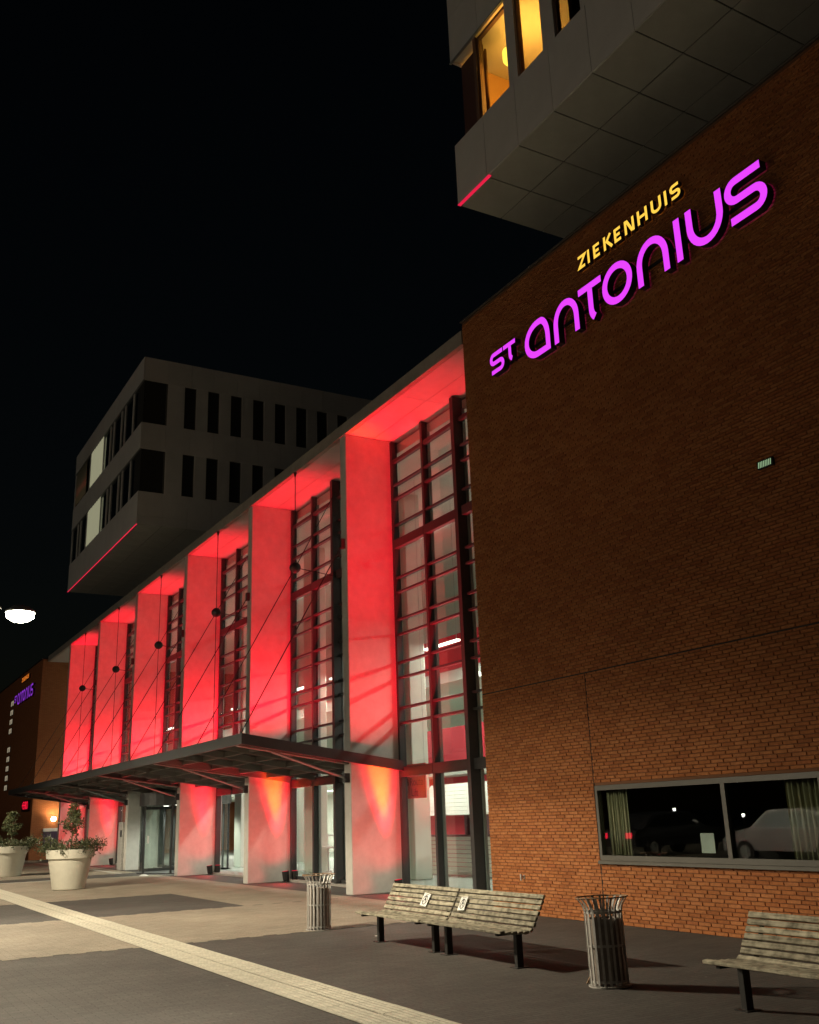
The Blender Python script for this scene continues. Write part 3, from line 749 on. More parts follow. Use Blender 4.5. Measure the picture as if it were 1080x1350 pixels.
m = MB(); m.box(.98, 1.08, -1.62, -1.585, 1.0, 1.25); m.build("push_button", WHITE, rd)
m = MB(); m.lathe([(0, 0), (1.66, 0), (1.66, .03), (0, .03)], 32); m.build("threshold", STEEL, rd)
pn = empty("metal_column", (-40.35, 10.1, 0)); tag(pn, "brushed metal call post standing beside the revolving door", "post")
box("body", GALV, pn, -.3, .3, -.06, .06, 0, 1.75, .01); box("intercom", BLACK, pn, .05, .25, -.075, -.061, 1.2, 1.45)

# ------------------------------------------------------------------ canopy
CX0, CX1, CY0, CY1 = -51.4, -20.2, 7.46, 11.40
cz = lambda y: 3.39 - (y - CY0) * .15
can = empty("entrance_canopy", (-36, CY0, 0)); tag(can, "long dark steel entrance canopy hung on thin rods", "canopy")
def PC(o): return P(o, can)
def slab(x0, x1, y0, y1, t0, t1):
    m = MB(); m.raw([(x0, y0, cz(y0) + t0), (x1, y0, cz(y0) + t0), (x1, y1, cz(y1) + t0), (x0, y1, cz(y1) + t0), (x0, y0, cz(y0) + t1), (x1, y0, cz(y0) + t1), (x1, y1, cz(y1) + t1), (x0, y1, cz(y1) + t1)],
                    [(0,3,2,1),(4,5,6,7),(0,1,5,4),(1,2,6,5),(2,3,7,6),(3,0,4,7)]); return m
PC(slab(CX0, CX1, CY0, CY0 + .05, -.225, .0).build("front_edge", STEEL))
PC(slab(CX1 - .05, CX1, CY0 + .052, CY1, -.225, -.001).build("end_edge", STEEL))
PC(slab(CX0, CX0 + .05, CY0 + .052, CY1, -.225, -.001).build("end_edge", STEEL))
DECK = mat("canopy_deck", (.035, .032, .03), .5)
PC(slab(CX0 + .052, CX1 - .052, CY0 + .052, CY1, -.045, -.02).build("deck", DECK))
nb = 19
beam_x = [CX0 + (CX1 - CX0) * k / nb for k in range(1, nb)]
PAINT = mat("canopy_beam", (.20, .19, .18), .45)
for x in beam_x:
    PC(slab(x - .02, x + .02, CY0 + .052, CY1, -.20, -.048).build("beam", PAINT))
for y in (8.25, 9.05, 9.85, 10.65):
    for a, b in zip([CX0 + .05] + [x + .022 for x in beam_x], [x - .022 for x in beam_x] + [CX1 - .05]):
        PC(slab(a, b, y - .015, y + .015, -.17, -.049).build("purlin", PAINT))
for i, x in enumerate(FX[:5]):
    # bottom flange and raking strut to each fin
    xc = x - FT / 2
    PC(slab(xc - .09, xc + .09, CY0 + .06, FY0 - .004, -.235, -.203).build("flange_beam", PAINT))
    m = MB(); m.tube((xc + .05, FY0 - .06, 2.45), (xc + .05, 8.3, cz(8.3) - .24), .028, 8); PC(m.build("strut", ALUL))
    PC(box("strut_bracket", STEEL, None, xc - .02, xc + .12, FY0 - .12, FY0 - .002, 2.36, 2.56))
CABLE = mat("stay_cable", (.05, .045, .045), .5, metal=.5)
stay_x = [x - FT / 2 for x in FX[:5]]
for i, x in enumerate(stay_x):
    m = MB(); m.tube((x, FY0 - .05, 7.9), (x, CY0 + .12, cz(CY0 + .12) + .01), .014, 6); PC(m.build("stay_cable", CABLE))
    PC(box("stay_bracket", STEEL, None, x - .05, x + .05, FY0 - .10, FY0 - .002, 7.78, 8.02))
mids = [-23.58, -29.91, -36.40, -42.82, -49.35]
lab_d = ["nearest the brick wall", "second from the brick wall", "third from the brick wall", "fourth from the brick wall", "farthest from the brick wall"]
for i, x in enumerate(mids):
    dz = 8.0
    hg = empty("stay_hanger", (x, FY0, dz)); tag(hg, "thin rod hanger with round dark ball, " + lab_d[i], "hanger", "ball hangers along the roof edge")
    m = MB(); m.lathe([(.001 + .15 * math.sin(PI * k / 12), -.15 * math.cos(PI * k / 12)) for k in range(13)], 24); m.build("ball", STEEL, hg, smooth=True)
    m = MB(); m.tube((0, 0, .15), (0, 0, RZ - dz - .001), .012, 6); m.tube((0, 0, RZ - dz - .14), (0, 0, RZ - dz), .015, 8, .05); m.build("upper_rod", CABLE, hg)
    m = MB(); m.tube((0, 0, -.15), (0, 0, cz(FY0) - dz - .018), .012, 6); 
    if i > 0: m.build("lower_rod", CABLE, hg)
    m = MB(); m.tube((0, .03, 0), (0, GY - FY0 - .2, -.12), .012, 6); m.build("brace", CABLE, hg)
    m = MB(); m.tube((0, 0, 0), (0, CY0 + .12 - FY0, cz(CY0 + .12) - dz + .01), .013, 6); m.build("outer_stay", CABLE, hg)
    m = MB(); m.tube((0, .02, .03), (0, GY - FY0 - .12, 2.3), .012, 6); m.build("inner_stay", CABLE, hg)

# ------------------------------------------------------------------ red floodlights
RC = (1.0, .0035, .024); RC2 = (1.0, .012, .030)
can_n = 0
def par_can(loc, aim, lights, label, group="red floodlights on the ground"):
    e = empty("floodlight", loc); tag(e, label, "floodlight", group)
    L = Vector(loc); d = (Vector(aim) - L - Vector((0, 0, .2))).normalized()
    c = Vector((0, 0, .17)); b0 = c - d * .11; b1 = c + d * .11
    m = MB(); m.tube(b0, b1, .085, 14, .095); m.tube(b0 - d * .03, b0, .06, 12, .085); m.build("body", BLACK, e)
    m = MB(); m.tube(b1 - d * .012, b1 + d * .003, .082, 14); m.build("lens", REDLED, e)
    m = MB(); m.box(-.12, .12, -.06, .06, 0, .018); m.box(-.122, -.108, -.02, .02, .018, .2); m.box(.108, .122, -.02, .02, .018, .2); m.build("yoke", BLACK, e)
    src = L + b1 + d * .05
    for (aim2, power, col, size, blend, *nb_) in lights:
        sl = spot("floodlight_beam", src, aim2, power, col, size, blend, .07, e)
        if nb_: wall_wash(sl)
    return e
# lower fins
for i, (n, hot) in {0: (1, 1.0), 1: (2, .85), 2: (2, .45), 4: (1, .35), 5: (1, .35)}.items():
    x = FX[i]
    where = ["the first", "the second", "the third", "", "the fifth", "the sixth"][i] + " fin from the brick wall"
    L = (x + .33, 11.10, .0)
    aim = (x + .24, 10.85, 2.6)
    lights = [((x + .33, 10.55, 2.2), 420, RC, 165, .9, 1), ((x + .13, 10.85, 2.6), 6500 * hot, (1.0, .10, .003) if hot > .6 else RC, 19, .8), ((x + .16, 10.85, 2.6), 2600 * hot, RC, 30, .7), ((x + 1.3, 9.2, -.1), 80, RC, 130, .9)]
    par_can(L, aim, lights, "black floodlight glowing red at the foot of " + where)
    if n == 2: par_can((x + .34, 11.36, 0), (x + .34, 11.3, 3), [], "second floodlight, nearer the glass, at " + where)
# unseen floods added on the canopy roof, one per bay, washing the next fin
def upper(i, x, y, z, p=1.0, label=None):
    fxx = FX[i]
    par_can((x, y, z), (fxx, 10.8, 8.0), [((fxx, 10.75, 7.6), 1500 * p, RC, 100, .8), ((fxx + 1.4, 10.75, 10.6), 3600 * p, RC, 45, 1.0)], label, "added red floodlights on the canopy roof")
for i in range(1, 6):
    x = FX[i] + 2.3
    upper(i, x, 10.25, cz(10.25) - .02, 1.0, "added unseen red floodlight on the canopy roof facing fin %s from the brick wall" % ["", "two", "three", "four", "five", "six"][i])
par_can((-17.6, 10.2, 0), (FX[0], 10.8, 7.5), [((FX[0], 10.75, 7.4), 3000, RC, 50, .8), ((-18.9, 10.7, 10.6), 7500, RC, 44, .9)], "added black floodlight by the brick corner, hidden behind the double bench")  # flood added out of view to redden the upper first fin

# ================================================================== UPPER BLOCKS
UZ0, UY = 13.95, 10.2
def soffit(par, x0, nx, ny, z):
    me = MB().box(0, 1.074, 0, 1.074, 0, .02).mesh("soffit_panel", PANELS)
    for i in range(nx):
        for j in range(ny):
            P(link("soffit_panel", me, None, (x0 + i * 1.1 + .013, UY + .004 + j * 1.1 + .013, z)), par)
# right block
rbk = empty("upper_block", (-15.05, UY, UZ0)); tag(rbk, "dark panelled upper storey overhanging above the brick wall, with orange lit window", "building")
def PR(o): return P(o, rbk)
NX = 16
XR1 = -15.05 + NX * 1.1
soffit(rbk, -15.05, NX, 8, UZ0)
PR(box("core", JOINT, None, -15.04, XR1, UY + .05, UY + 8.8, UZ0 + .021, UZ0 + .3))
pm = MB().box(.006, 1.094, 0, .06, 0, 1.46).mesh("cladding_panel", PANEL)
pm2 = MB().box(.006, 1.094, 0, .06, 0, 1.20).mesh("cladding_panel", PANEL)
for i in range(NX):
    PR(link("cladding_panel", pm, None, (-15.05 + i * 1.1, UY, UZ0 + .022)))
    PR(link("cladding_panel", pm2, None, (-15.05 + i * 1.1, UY, 17.62)))
    PR(link("cladding_panel", pm, None, (-15.05 + i * 1.1, UY, 18.83)))
PR(box("head_trim", ALUL, None, -15.05, XR1, UY - .02, UY + .03, 17.575, 17.612))
PR(box("floor_slab", JOINT, None, -15.0, XR1, UY + .07, UY + 8, 15.1, 15.42))
PR(box("upper_slab", IWHITE, None, -15.0, XR1, UY + .07, UY + 8, 17.66, 17.9))
PR(box("roof", PANEL, None, -15.05, XR1, UY + .07, UY + 8.8, 20.3, 20.5))
PR(box("side_wall", PANEL, None, -15.05, -14.99, UY + .07, UY + 8.8, UZ0 + .3, 15.42))
PR(box("side_wall", PANEL, None, -15.05, -14.99, UY + .07, UY + 8.8, 17.62, 20.29))
PR(box("side_wall", PANEL, None, -15.05, -14.99, UY + 2.0, UY + 8.8, 15.42, 17.62))
WARMW = mat("room_ochre_wall", (.62, .40, .17), .8)
# lit room
PR(box("room_wall", WARMW, None, -14.95, -9.0, UY + 3.6, UY + 3.7, 15.43, 17.65))
PR(box("room_wall", WARMW, None, -14.98, -14.92, UY + .9, UY + 3.6, 15.43, 17.65))
PR(box("room_wall", mat("room_dark_wall", (.12, .05, .03), .8), None, -11.40, -11.3, UY + .3, UY + 3.6, 15.43, 17.65))
PR(box("corner_panel", mat("brown_corner_panel", (.10, .045, .035), .5), None, -14.98, -14.20, UY + .25, UY + .31, 15.43, 17.575))
FRW = mat("window_frame_brown", (.20, .12, .08), .5)
for a, b in ((-14.20, -14.10), (-13.03, -12.73), (-11.92, -11.55), (-10.8, -10.4), (-9.7, -9.3), (-8.6, -8.2), (-7.5, -7.1), (-6.4, -6.0)):
    PR(box("window_post", FRW if a < -14 else PANEL, None, a, b, UY + .03, UY + .22, 15.43, 17.575))
for a, b, lit in ((-14.10, -13.03, 1), (-12.73, -11.92, 1), (-11.55, -10.8, 0), (-10.4, -9.7, 0), (-9.3, -8.6, 0), (-8.2, -7.5, 0), (-7.1, -6.4, 0)):
    wn = PR(link("window", MB().box(a, a + .05, UY + .08, UY + .16, 15.43, 17.57).box(b - .05, b, UY + .08, UY + .16, 15.43, 17.57).box(a + .05, b - .05, UY + .08, UY + .16, 17.50, 17.57).box(a + .05, b - .05, UY + .08, UY + .16, 15.43, 15.49).mesh("window", FRW)))
    P(link("pane", MB().box(a + .05, b - .05, UY + .11, UY + .118, 15.49, 17.50).mesh("pane", GLASS if lit else GLASSD)), wn)
PR(box("room_back", DARK, None, -11.28, XR1, UY + .8, UY + .9, 15.43, 17.65))
curtain(-14.42, -14.12, UY + .32, 15.45, 17.4, CURTD, "brown curtain inside the orange lit upper window", 5, .03)
pd = empty("pendant_lamp", (-13.63, UY + .62, 16.93)); tag(pd, "yellow glowing drum pendant lamp in the upper lit room", "lamp")
m = MB(); m.lathe([(0, -.13), (.16, -.13), (.19, -.08), (.19, .13), (.15, .13)], 20); m.build("shade", PENDY, pd, smooth=True)
m = MB(); m.tube((0, 0, .13), (0, 0, .73), .006, 5); m.build("cord", BLACK, pd)
point("pendant_light", (-13.30, UY + .95, 16.75), 125, (1.0, .37, .055), .15)
# small plant on the window ledge
pl = empty("window_plant", (-12.02, UY + .34, 15.43)); tag(pl, "small potted plant on the ledge of the orange lit window", "plant")
m = MB(); m.lathe([(0, 0), (.05, 0), (.065, .11), (0, .11)], 12); m.build("pot", BLACK, pl)
m = MB()
for k in range(14):
    t = random.uniform(0, 6.28); d = Vector((math.cos(t), math.sin(t), random.uniform(.6, 2))).normalized() * random.uniform(.12, .3)
    b0 = Vector((0, 0, .1)); s_ = Vector((-math.sin(t), math.cos(t), 0)) * .018
    m.face([b0, b0 + d * .5 + s_, b0 + d, b0 + d * .5 - s_])
m.build("leaves", LEAF, pl)
# LED line on the soffit edge
PR(box("led_strip", REDLED2, None, -15.04, -13.87, UY - .015, UY + .06, UZ0 - .012, UZ0 - .001))

# left block
LX1, LZT = -40.85, 21.83
lbk = empty("upper_block", (LX1, UY, UZ0)); tag(lbk, "grey panelled upper storeys with narrow windows above the entrance roof", "building")
def PL(o): return P(o, lbk)
LX0 = LX1 - 13 * 1.1
soffit(lbk, LX0, 13, 12, UZ0)
PL(box("core", JOINT, None, LX0 + .07, LX1 - .062, UY + .07, UY + 13.1, UZ0 + .021, LZT - .1))
NYP = 12
ep = {}
def endpanel(y0, y1, z0, z1, m_=PANEL):
    PL(box("cladding_panel", m_, None, LX1 - .06, LX1, y0 + .006, y1 - .006, z0 + .005, z1 - .005))
wins = [12.38 + 1.1 * k for k in range(10)]
BLINDS = [DARK, DARK, mat("blind_a", (.07, .075, .08), .8), mat("blind_b", (.14, .14, .13), .8)]
for row, (z0, z1) in enumerate(((15.45, 17.42), (18.66, 20.70))):
    # corner window 10.2 .. 11.33
    edges = 11.33
    prev = 11.33
    for k, c in enumerate(wins):
        a, b = c - .27, c + .27
        endpanel(prev, a, z0, z1); prev = b
        wn = PL(link("window", MB().box(LX1 - .12, LX1 - .06, a, a + .035, z0, z1).box(LX1 - .12, LX1 - .06, b - .035, b, z0, z1).box(LX1 - .12, LX1 - .06, a + .035, b - .035, z0, z0 + .035).box(LX1 - .12, LX1 - .06, a + .035, b - .035, z1 - .035, z1).mesh("window", ALU)))
        P(link("pane", MB().box(LX1 - .10, LX1 - .092, a + .036, b - .036, z0 + .036, z1 - .036).mesh("pane", GLASSD)), wn)
        back = random.choice(BLINDS)
        if row == 1 and k == 6: back = mat("pale_blind", (.34, .33, .27), .8)
        if row == 1 and k == 7: back = DIMWIN
        P(link("blind", MB().box(LX1 - .20, LX1 - .19, a, b, z0, z1 - (.9 if (row == 1 and k == 7) else 0)).mesh("blind", back)), wn)
    endpanel(prev, UY + 13.2, z0, z1)
    # corner window wraps round the edge
    cwn = PL(link("corner_window", MB().box(LX1 - .14, LX1 - .06, 11.26, 11.325, z0, z1).box(LX1 - 1.02, LX1 - .07, UY + .06, UY + .13, z0, z0 + .06).box(LX1 - .13, LX1 - .07, UY + .14, 11.26, z0, z0 + .05).box(LX1 - .13, LX1 - .07, UY + .07, UY + .13, z0 + .06, z1).mesh("corner_window", ALU)))
    P(link("pane", MB().box(LX1 - .10, LX1 - .09, UY + .14, 11.26, z0 + .051, z1 - .002).mesh("pane", GLASSD)), cwn)
    P(link("pane", MB().box(LX1 - 1.0, LX1 - .14, UY + .09, UY + .10, z0 + .061, z1 - .002).mesh("pane", GLASSD)), cwn)
for (z0, z1) in ((UZ0 + .02, 14.36), (14.36, 15.45), (17.42, 18.66), (20.70, LZT)):
    for k in range(12):
        endpanel(UY + (0.0 if k else .065) + k * 1.1, UY + (k + 1) * 1.1, z0, z1)
# front face bands
for (z0, z1) in ((UZ0 + .02, 15.45), (17.42, 18.66), (20.70, LZT)):
    for k in range(13):
        PL(box("cladding_panel", PANEL, None, LX0 + k * 1.1 + .006, LX0 + (k + 1) * 1.1 - .006, UY, UY + .06, z0 + .004, z1 - .004))
for z in (15.45, 18.66):
    PL(box("head_trim", ALUL, None, LX0 + .02, LX1 - .01, UY - .015, UY + .05, (17.385 if z < 16 else 20.665), (17.42 if z < 16 else 20.70)))
for row, (z0, z1) in enumerate(((15.45, 17.38), (18.66, 20.66))):
    for k in range(12):
        a = LX0 + k * 1.1 + .05
        PL(box("window_post", PANEL, None, a - .05 + .4 * (k % 2), a + .12 + .4 * (k % 2), UY + .02, UY + .06, z0, z1))
    for (a, b) in ((LX0 + .1, LX1 - 1.1),):
        PL(link("window_band", MB().box(a, b, UY + .062, UY + .066, z0, z1).mesh("window_band", GLASSD)))
for (a, b, z0, z1) in ((-51.0, -48.3, 18.70, 20.62), (-51.0, -48.2, 15.48, 17.36)):
    c = curtain(a, b, UY - .012, z0, z1, LITCURT, "glowing curtained window in the %s row of the far grey block" % ("upper" if z0 > 17 else "lower"), 7, .012, cat="window"); 
c = curtain(-54.6, -52.0, UY - .012, 18.70, 20.62, mat("dim_lit_curtain", (.40, .37, .27), .9), "dim curtained window at the far end of the grey block", 7, .012, cat="window")
PL(box("led_strip", REDLED2, None, LX0, LX1 + .004, UY - .012, UY + .03, UZ0 - .012, UZ0 - .001))
# dark service cores carrying the blocks, behind the parapets
cb = box("core_tower", CONCD, None, -54, -42, 17.5, 23.5, RT - .02, UZ0 - .002); tag(cb, "plain core under the far grey upper block", "building")
cb = box("core_tower", CONCD, None, -14.5, 0, 16.5, 18.9, BTOP + .02, UZ0 - .002); tag(cb, "plain core under the upper storey above the brick wall", "building")

# ================================================================== LEFT BRICK BUILDING
lb = empty("far_brick_building", (EX0, 9.85, 0)); tag(lb, "far brick building at the left end of the entrance hall with small lit signs", "building")
def PB(o): return P(o, lb)
LBT = 10.83
PB(box("wall", FARBRICK, None, -75.5, EX0 - .002, 9.85, 26, 0, LBT))
PB(box("coping", BLACK, None, -75.55, EX0 + .03, 9.80, 26, LBT, LBT + .06))
STW = emit("stair_window_glow", (.62, .52, .36), .42)
for k in range(10):
    z = 4.15 + k * .585
    if k == 5: continue
    f = PB(box("window", BLACK, None, -69.45, -68.35, 9.82, 9.848, z - .19, z + .20))
    P(box("pane", STW, None, -69.38, -69.05, 9.805, 9.8195, z - .15, z + .15), f)
    P(box("pane", STW, None, -68.78, -68.45, 9.805, 9.8195, z - .15, z + .15), f)
    P(box("pane", STW, None, -69.05, -68.78, 9.805, 9.8195, z + .06, z + .15), f)
s3 = empty("far_name_sign", (-53.4, 9.70, -.22)); tag(s3, "small far purple glowing letters on the left brick building", "sign")
for n_, st, wd in big_letters():
    letter("letter", st, wd, .13, PURPLE, BOXS, s3)
s4 = empty("far_word_sign", (-53.7, 9.70, -.06)); tag(s4, "small far orange glowing capitals on the left brick building", "sign")
for n_, st in small_letters():
    letter("letter", st, .05, .13, ORANGE, BOXS, s4)
def text_mesh(txt, size, m_, name="lettering"):
    cu = bpy.data.curves.new(name, 'FONT'); cu.body = txt; cu.size = size; cu.extrude = .004; cu.align_x = 'CENTER'; cu.align_y = 'CENTER'
    o = bpy.data.objects.new(name, cu); COL.objects.link(o)
    bpy.context.view_layer.update()
    me = bpy.data.meshes.new_from_object(o.evaluated_get(bpy.context.evaluated_depsgraph_get()))
    bpy.data.objects.remove(o); me.materials.clear(); me.materials.append(m_)
    return me
es = empty("red_light_sign", (-60.75, 9.85, 2.86)); tag(es, "small red glowing sign on the far left brick building under the canopy end", "sign")
box("housing", BLACK, es, -1.2, 1.1, -.10, -.001, -.30, .30)
lt = link("lettering", text_mesh("+EHBO", .60, REDLED), es, (0, -.108, 0)); lt.rotation_euler = (R(90), 0, 0)
wlp = empty("wall_lamp", (EX0, 10.98, 2.1)); tag(wlp, "bright round wall lamp on the far brick wall behind the planter", "lamp")
m = MB(); m.lathe([(0, -.13), (.10, -.11), (.15, 0), (.10, .11), (0, .13)], 16, (.16, 0, 0)); m.build("globe", WALLL, wlp, smooth=True)
box("bracket", BLACK, wlp, 0, .05, -.06, .06, -.08, .08)
spot("wall_lamp_light", (EX0 + .45, 10.98, 2.1), (EX0, 10.98, 3.2), 110, (1.0, .70, .36), 150, .8, .12)
ib = empty("notice_board", (EX0, 10.9, 0)); tag(ib, "purple notice board with white head on the far brick wall", "sign")
box("panel", mat("purple_board", (.07, .035, .08), .5), ib, 0, .06, -.38, .38, .55, 1.45); box("header", WHITE, ib, .0, .07, -.42, .42, 1.452, 1.62)

# ================================================================== INSIDE THE HALL: kiosks, furniture
def plank_row(parent, x0, x1, y, z0, z1, n, m_, dy=0.0, gap=.012):
    h = (z1 - z0) / n
    for k in range(n):
        a = z0 + k * h; yy = y + dy * k / n
        box("plank", m_, parent, x0, x1, yy - .018, yy + random.uniform(.0, .004), a + gap / 2, a + h - gap / 2)
kx = empty("wooden_kiosk", (-23.5, 14.9, .03)); tag(kx, "white plank kiosk with pitched plank roof inside the hall, seen through the first bay", "kiosk")
plank_row(kx, -2.0, 2.6, 0, .02, 1.0, 9, PLANKW)
box("counter_top", PLUM, kx, -2.05, 2.65, -.12, .35, 1.003, 1.04)
for x in (-1.95, .2, 2.5): box("post", PLUM, kx, x - .05, x + .05, .05, .15, 1.042, 1.62)
for k in range(8):
    m = MB(); y0 = -.35 + k * .10; z0 = 1.56 + k * .105
    m.raw([(-2.2, y0, z0), (2.8, y0, z0), (2.8, y0 + .095, z0 + .10), (-2.2, y0 + .095, z0 + .10), (-2.2, y0 + .02, z0 - .015), (2.8, y0 + .02, z0 - .015), (2.8, y0 + .115, z0 + .085), (-2.2, y0 + .115, z0 + .085)],
          [(0, 1, 2, 3), (7, 6, 5, 4), (0, 4, 5, 1), (1, 5, 6, 2), (2, 6, 7, 3), (3, 7, 4, 0)])
    m.build("roof_plank", PLANKW, kx)
box("back_wall", PLUM, kx, -2.0, 2.6, 1.4, 1.45, .02, 2.3)
fl = empty("flower_vase", (-23.05, 15.05, 1.07)); tag(fl, "glass vase with mixed flowers on the kiosk counter in the hall", "vase")
m = MB(); m.lathe([(0, 0), (.07, 0), (.05, .1), (.08, .26)], 14); m.build("vase", ALUL, fl, smooth=True)
m = MB()
FLW = leaf_mat("bouquet", (.05, .10, .03), (.75, .55, .50))
for k in range(60):
    t = random.uniform(0, 6.28); rr_ = random.uniform(.02, .2); z = random.uniform(.2, .52); c = Vector((rr_ * math.cos(t), rr_ * math.sin(t), z)); m.cr = random.choice((0, 0, .2, .9, 1))
    s_ = random.uniform(.02, .045); u = Vector((random.uniform(-1, 1), random.uniform(-1, 1), random.uniform(-1, 1))).normalized(); v = u.orthogonal()
    m.face([c - u * s_, c - v * s_, c + u * s_, c + v * s_])
m.build("flowers", FLW, fl, rnd=True)
k2 = empty("gabled_kiosk", (-31.9, 16.4, .03)); tag(k2, "red-toned gabled kiosk inside the hall, seen through the second bay", "kiosk")
m = MB(); m.prism([(-1.3, .9), (1.3, .9), (1.3, 1.75), (0, 2.75), (-1.3, 1.75)], 0, .08); 
box("counter", PLUM, k2, -1.3, 1.3, -.3, .1, 0, .95)
m = MB(); m.prism([(-1.35, 1.78), (1.35, 1.78), (0, 2.75)], 0, .08); m.build("gable", PLUM, k2)
for s in (-1, 1): box("post", PLUM, k2, s * 1.25 - .06, s * 1.25 + .06, 0, .1, .952, 1.78)
box("back_panel", IWHITE, k2, -1.2, 1.2, .62, .66, .952, 1.75)
for (tx, ty, lb_) in ((-30.0, 14.0, "nearer"), ):
    tb = empty("high_table", (tx, ty, .03)); tag(tb, "white round standing table inside the hall, seen through the second bay", "table")
    m = MB(); m.lathe([(0, 0), (.26, 0), (.26, .02), (.03, .03), (.025, 1.05), (.36, 1.06), (.36, 1.09), (0, 1.09)], 20); m.build("pedestal", WHITE, tb)
for (tx, ty) in ((-29.3, 13.7), (-30.7, 14.2)):
    st = empty("bar_stool", (tx, ty, .03)); tag(st, "white topped bar stool %s of the standing table in the hall" % ("right" if tx > -30 else "left"), "stool", "hall bar stools")
    m = MB(); m.lathe([(0, .70), (.18, .70), (.19, .74), (.17, .76), (0, .76)], 16); m.build("seat", WHITE, st)
    m = MB(); m.lathe([(0, 0), (.2, 0), (.2, .02), (.025, .03), (.025, .70)], 16); m.build("stem", GALV, st)
hs = empty("hanging_sign", (-22.6, 13.0, 2.02)); tag(hs, "red direction board with dark lettering hanging inside the hall", "sign")
PINKB = mat("pink_red_board", (.80, .12, .12), .5)
box("panel", PINKB, hs, -.55, .55, 0, .03, 0, .85)
for t_, z in (("Route", .68), ("8 Route", .40), ("Lift", .14)):
    lt = link("lettering", text_mesh(t_, .27, mat("dark_red_ink", (.25, .01, .02), .6)), hs, (.0, -.006, z)); lt.rotation_euler = (R(90), 0, 0)
m = MB(); m.tube((-.5, .015, .85), (-.5, .015, 8.38), .006, 5); m.tube((.5, .015, .85), (.5, .015, 8.38), .006, 5); m.build("hanging_wires", GALV, hs)
pnd = empty("hall_pendant", (-19.75, 13.2, 4.75)); tag(pnd, "small white cone pendant lamp inside the first glazed bay", "lamp")
m = MB(); m.lathe([(.02, .12), (.14, 0), (.0, .0)], 16); m.build("shade", PENDW, pnd); m = MB(); m.tube((0, 0, .1), (0, 0, RZ - .28 - 4.75), .006, 5); m.build("cord", BLACK, pnd)
ch = empty("yellow_chair", (-25.4, 14.6, .03)); tag(ch, "yellow shell chair inside the hall by the white column", "chair")
m = MB(); m.cbox(-.22, .22, -.22, .22, .42, .46, .02); m.build("seat", mat("yellow_plastic", (.65, .38, .03), .4), ch)
m = MB(); m.cbox(-.22, .22, .18, .23, .50, .88, .02); m.build("backrest", bpy.data.materials["yellow_plastic"], ch)
for sx in (-1, 1):
    for sy in (-1, 1):
        m = MB(); m.tube((sx * .16, sy * .16, .42), (sx * .2, sy * .2, 0), .012, 6); m.build("leg", GALV, ch)

# ================================================================== BENCHES
def make_bench():
    L = 1.71; e = empty("slatted_bench", (0, 6.70, 0))
    prof = []
    for k in range(5): prof.append((6.43 + k * .078, .372 - .004 * k + (.008 if k == 0 else 0), 4))          # seat slats
    prof.append((6.815, .372, 35))
    for k in range(6):
        prof.append((6.855 + k * .030, .425 + k * .054, 61))
    for (y, z, ang) in prof:
        hw = .031 if ang < 10 else .024
        m = MB(); m.cbox(-L / 2, L / 2, -hw, hw, -.014, .014, .005)
        o = m.build("slat", WOOD, e); o.location = (random.uniform(-.006, .006), y - 6.70, z); o.rotation_euler = (R(ang), 0, random.uniform(-.002, .002))
    for s in (-1, 1):
        x = s * .72
        m = MB(); m.cbox(x - .032, x + .032, -.03, .05, 0, .335, .005); m.build("leg", BLACK, e)
        m = MB(); m.box(x - .02, x + .02, -.27, .10, .336, .356)
        pts = [(.10, .336), (.165, .40), (.325, .72), (.335, .715), (.175, .385), (.12, .336)]
        m.raw([(x - .02, a + .012, b - .004) for a, b in pts] + [(x + .02, a + .012, b - .004) for a, b in pts],
              [(0, 1, 4, 5), (1, 2, 3, 4), (11, 10, 7, 6), (10, 9, 8, 7)] + [(k, 6 + k, 6 + (k + 1) % 6, (k + 1) % 6) for k in range(6)])
        m.build("bracket", BLACK, e)
        m = MB(); m.box(x - .07, x + .07, -.07, .09, 0, .008); m.build("foot_plate", BLACK, e)
    return e
b1 = make_bench(); b1.location = (-11.995, 6.70, 0); tag(b1, "weathered slatted bench, left half of the double bench near the glass", "bench", "slatted benches on the plaza")
b2 = copy_tree(b1); b2.location = (-10.255, 6.70, 0); b2['label'] = "weathered slatted bench, right half of the double bench against the brick wall"
b3 = copy_tree(b1); b3.location = (-5.645, 6.70, 0); b3['label'] = "paler weathered slatted bench cut by the right edge, past the bin"
for c in b3.children:
    if c.name.startswith("slat"): c.material_slots[0].link = 'OBJECT'; c.material_slots[0].material = WOOD2
for (x, lab) in ((-11.80, "left"), (-11.02 + .12, "right")):
    pl_ = empty("bench_sign", (x, 6.918 - .027, .545 + .015)); pl_.rotation_euler = (R(-29), R(6 if lab == "left" else -4), 0)
    tag(pl_, "small white square notice with round black symbol on the %s half of the double bench" % lab, "sign", "notices on the double bench")
    box("plate", WHITE, pl_, -.075, .075, -.004, 0, -.085, .085)
    m = MB()
    a_ = arc(0, -.005, .050, .056, 0, 345, 23)
    L_, R_ = ribbon(a_, .011, True)
    for i in range(len(a_)):
        j = (i + 1) % len(a_); m.face([(L_[i].x, -.0052, L_[i].y), (R_[i].x, -.0052, R_[i].y), (R_[j].x, -.0052, R_[j].y), (L_[j].x, -.0052, L_[j].y)])
    m.build("ring", INK, pl_)
    m = MB()
    for st in ([(-.03, -.045), (.0, .03), (.028, -.04)], [(-.012, .0), (.03, .0)], [(-.02, .035), (.01, .045)]):
        L_, R_ = ribbon(st, .013)
        for i in range(len(st) - 1): m.face([(L_[i].x, -.0055, L_[i].y), (R_[i].x, -.0055, R_[i].y), (R_[i+1].x, -.0055, R_[i+1].y), (L_[i+1].x, -.0055, L_[i+1].y)])
    m.build("pictogram", INK, pl_)
    m = MB(); m.box(-.045, .045, -.0052, -.0048, .066, .073); m.build("text_line", INK, pl_)

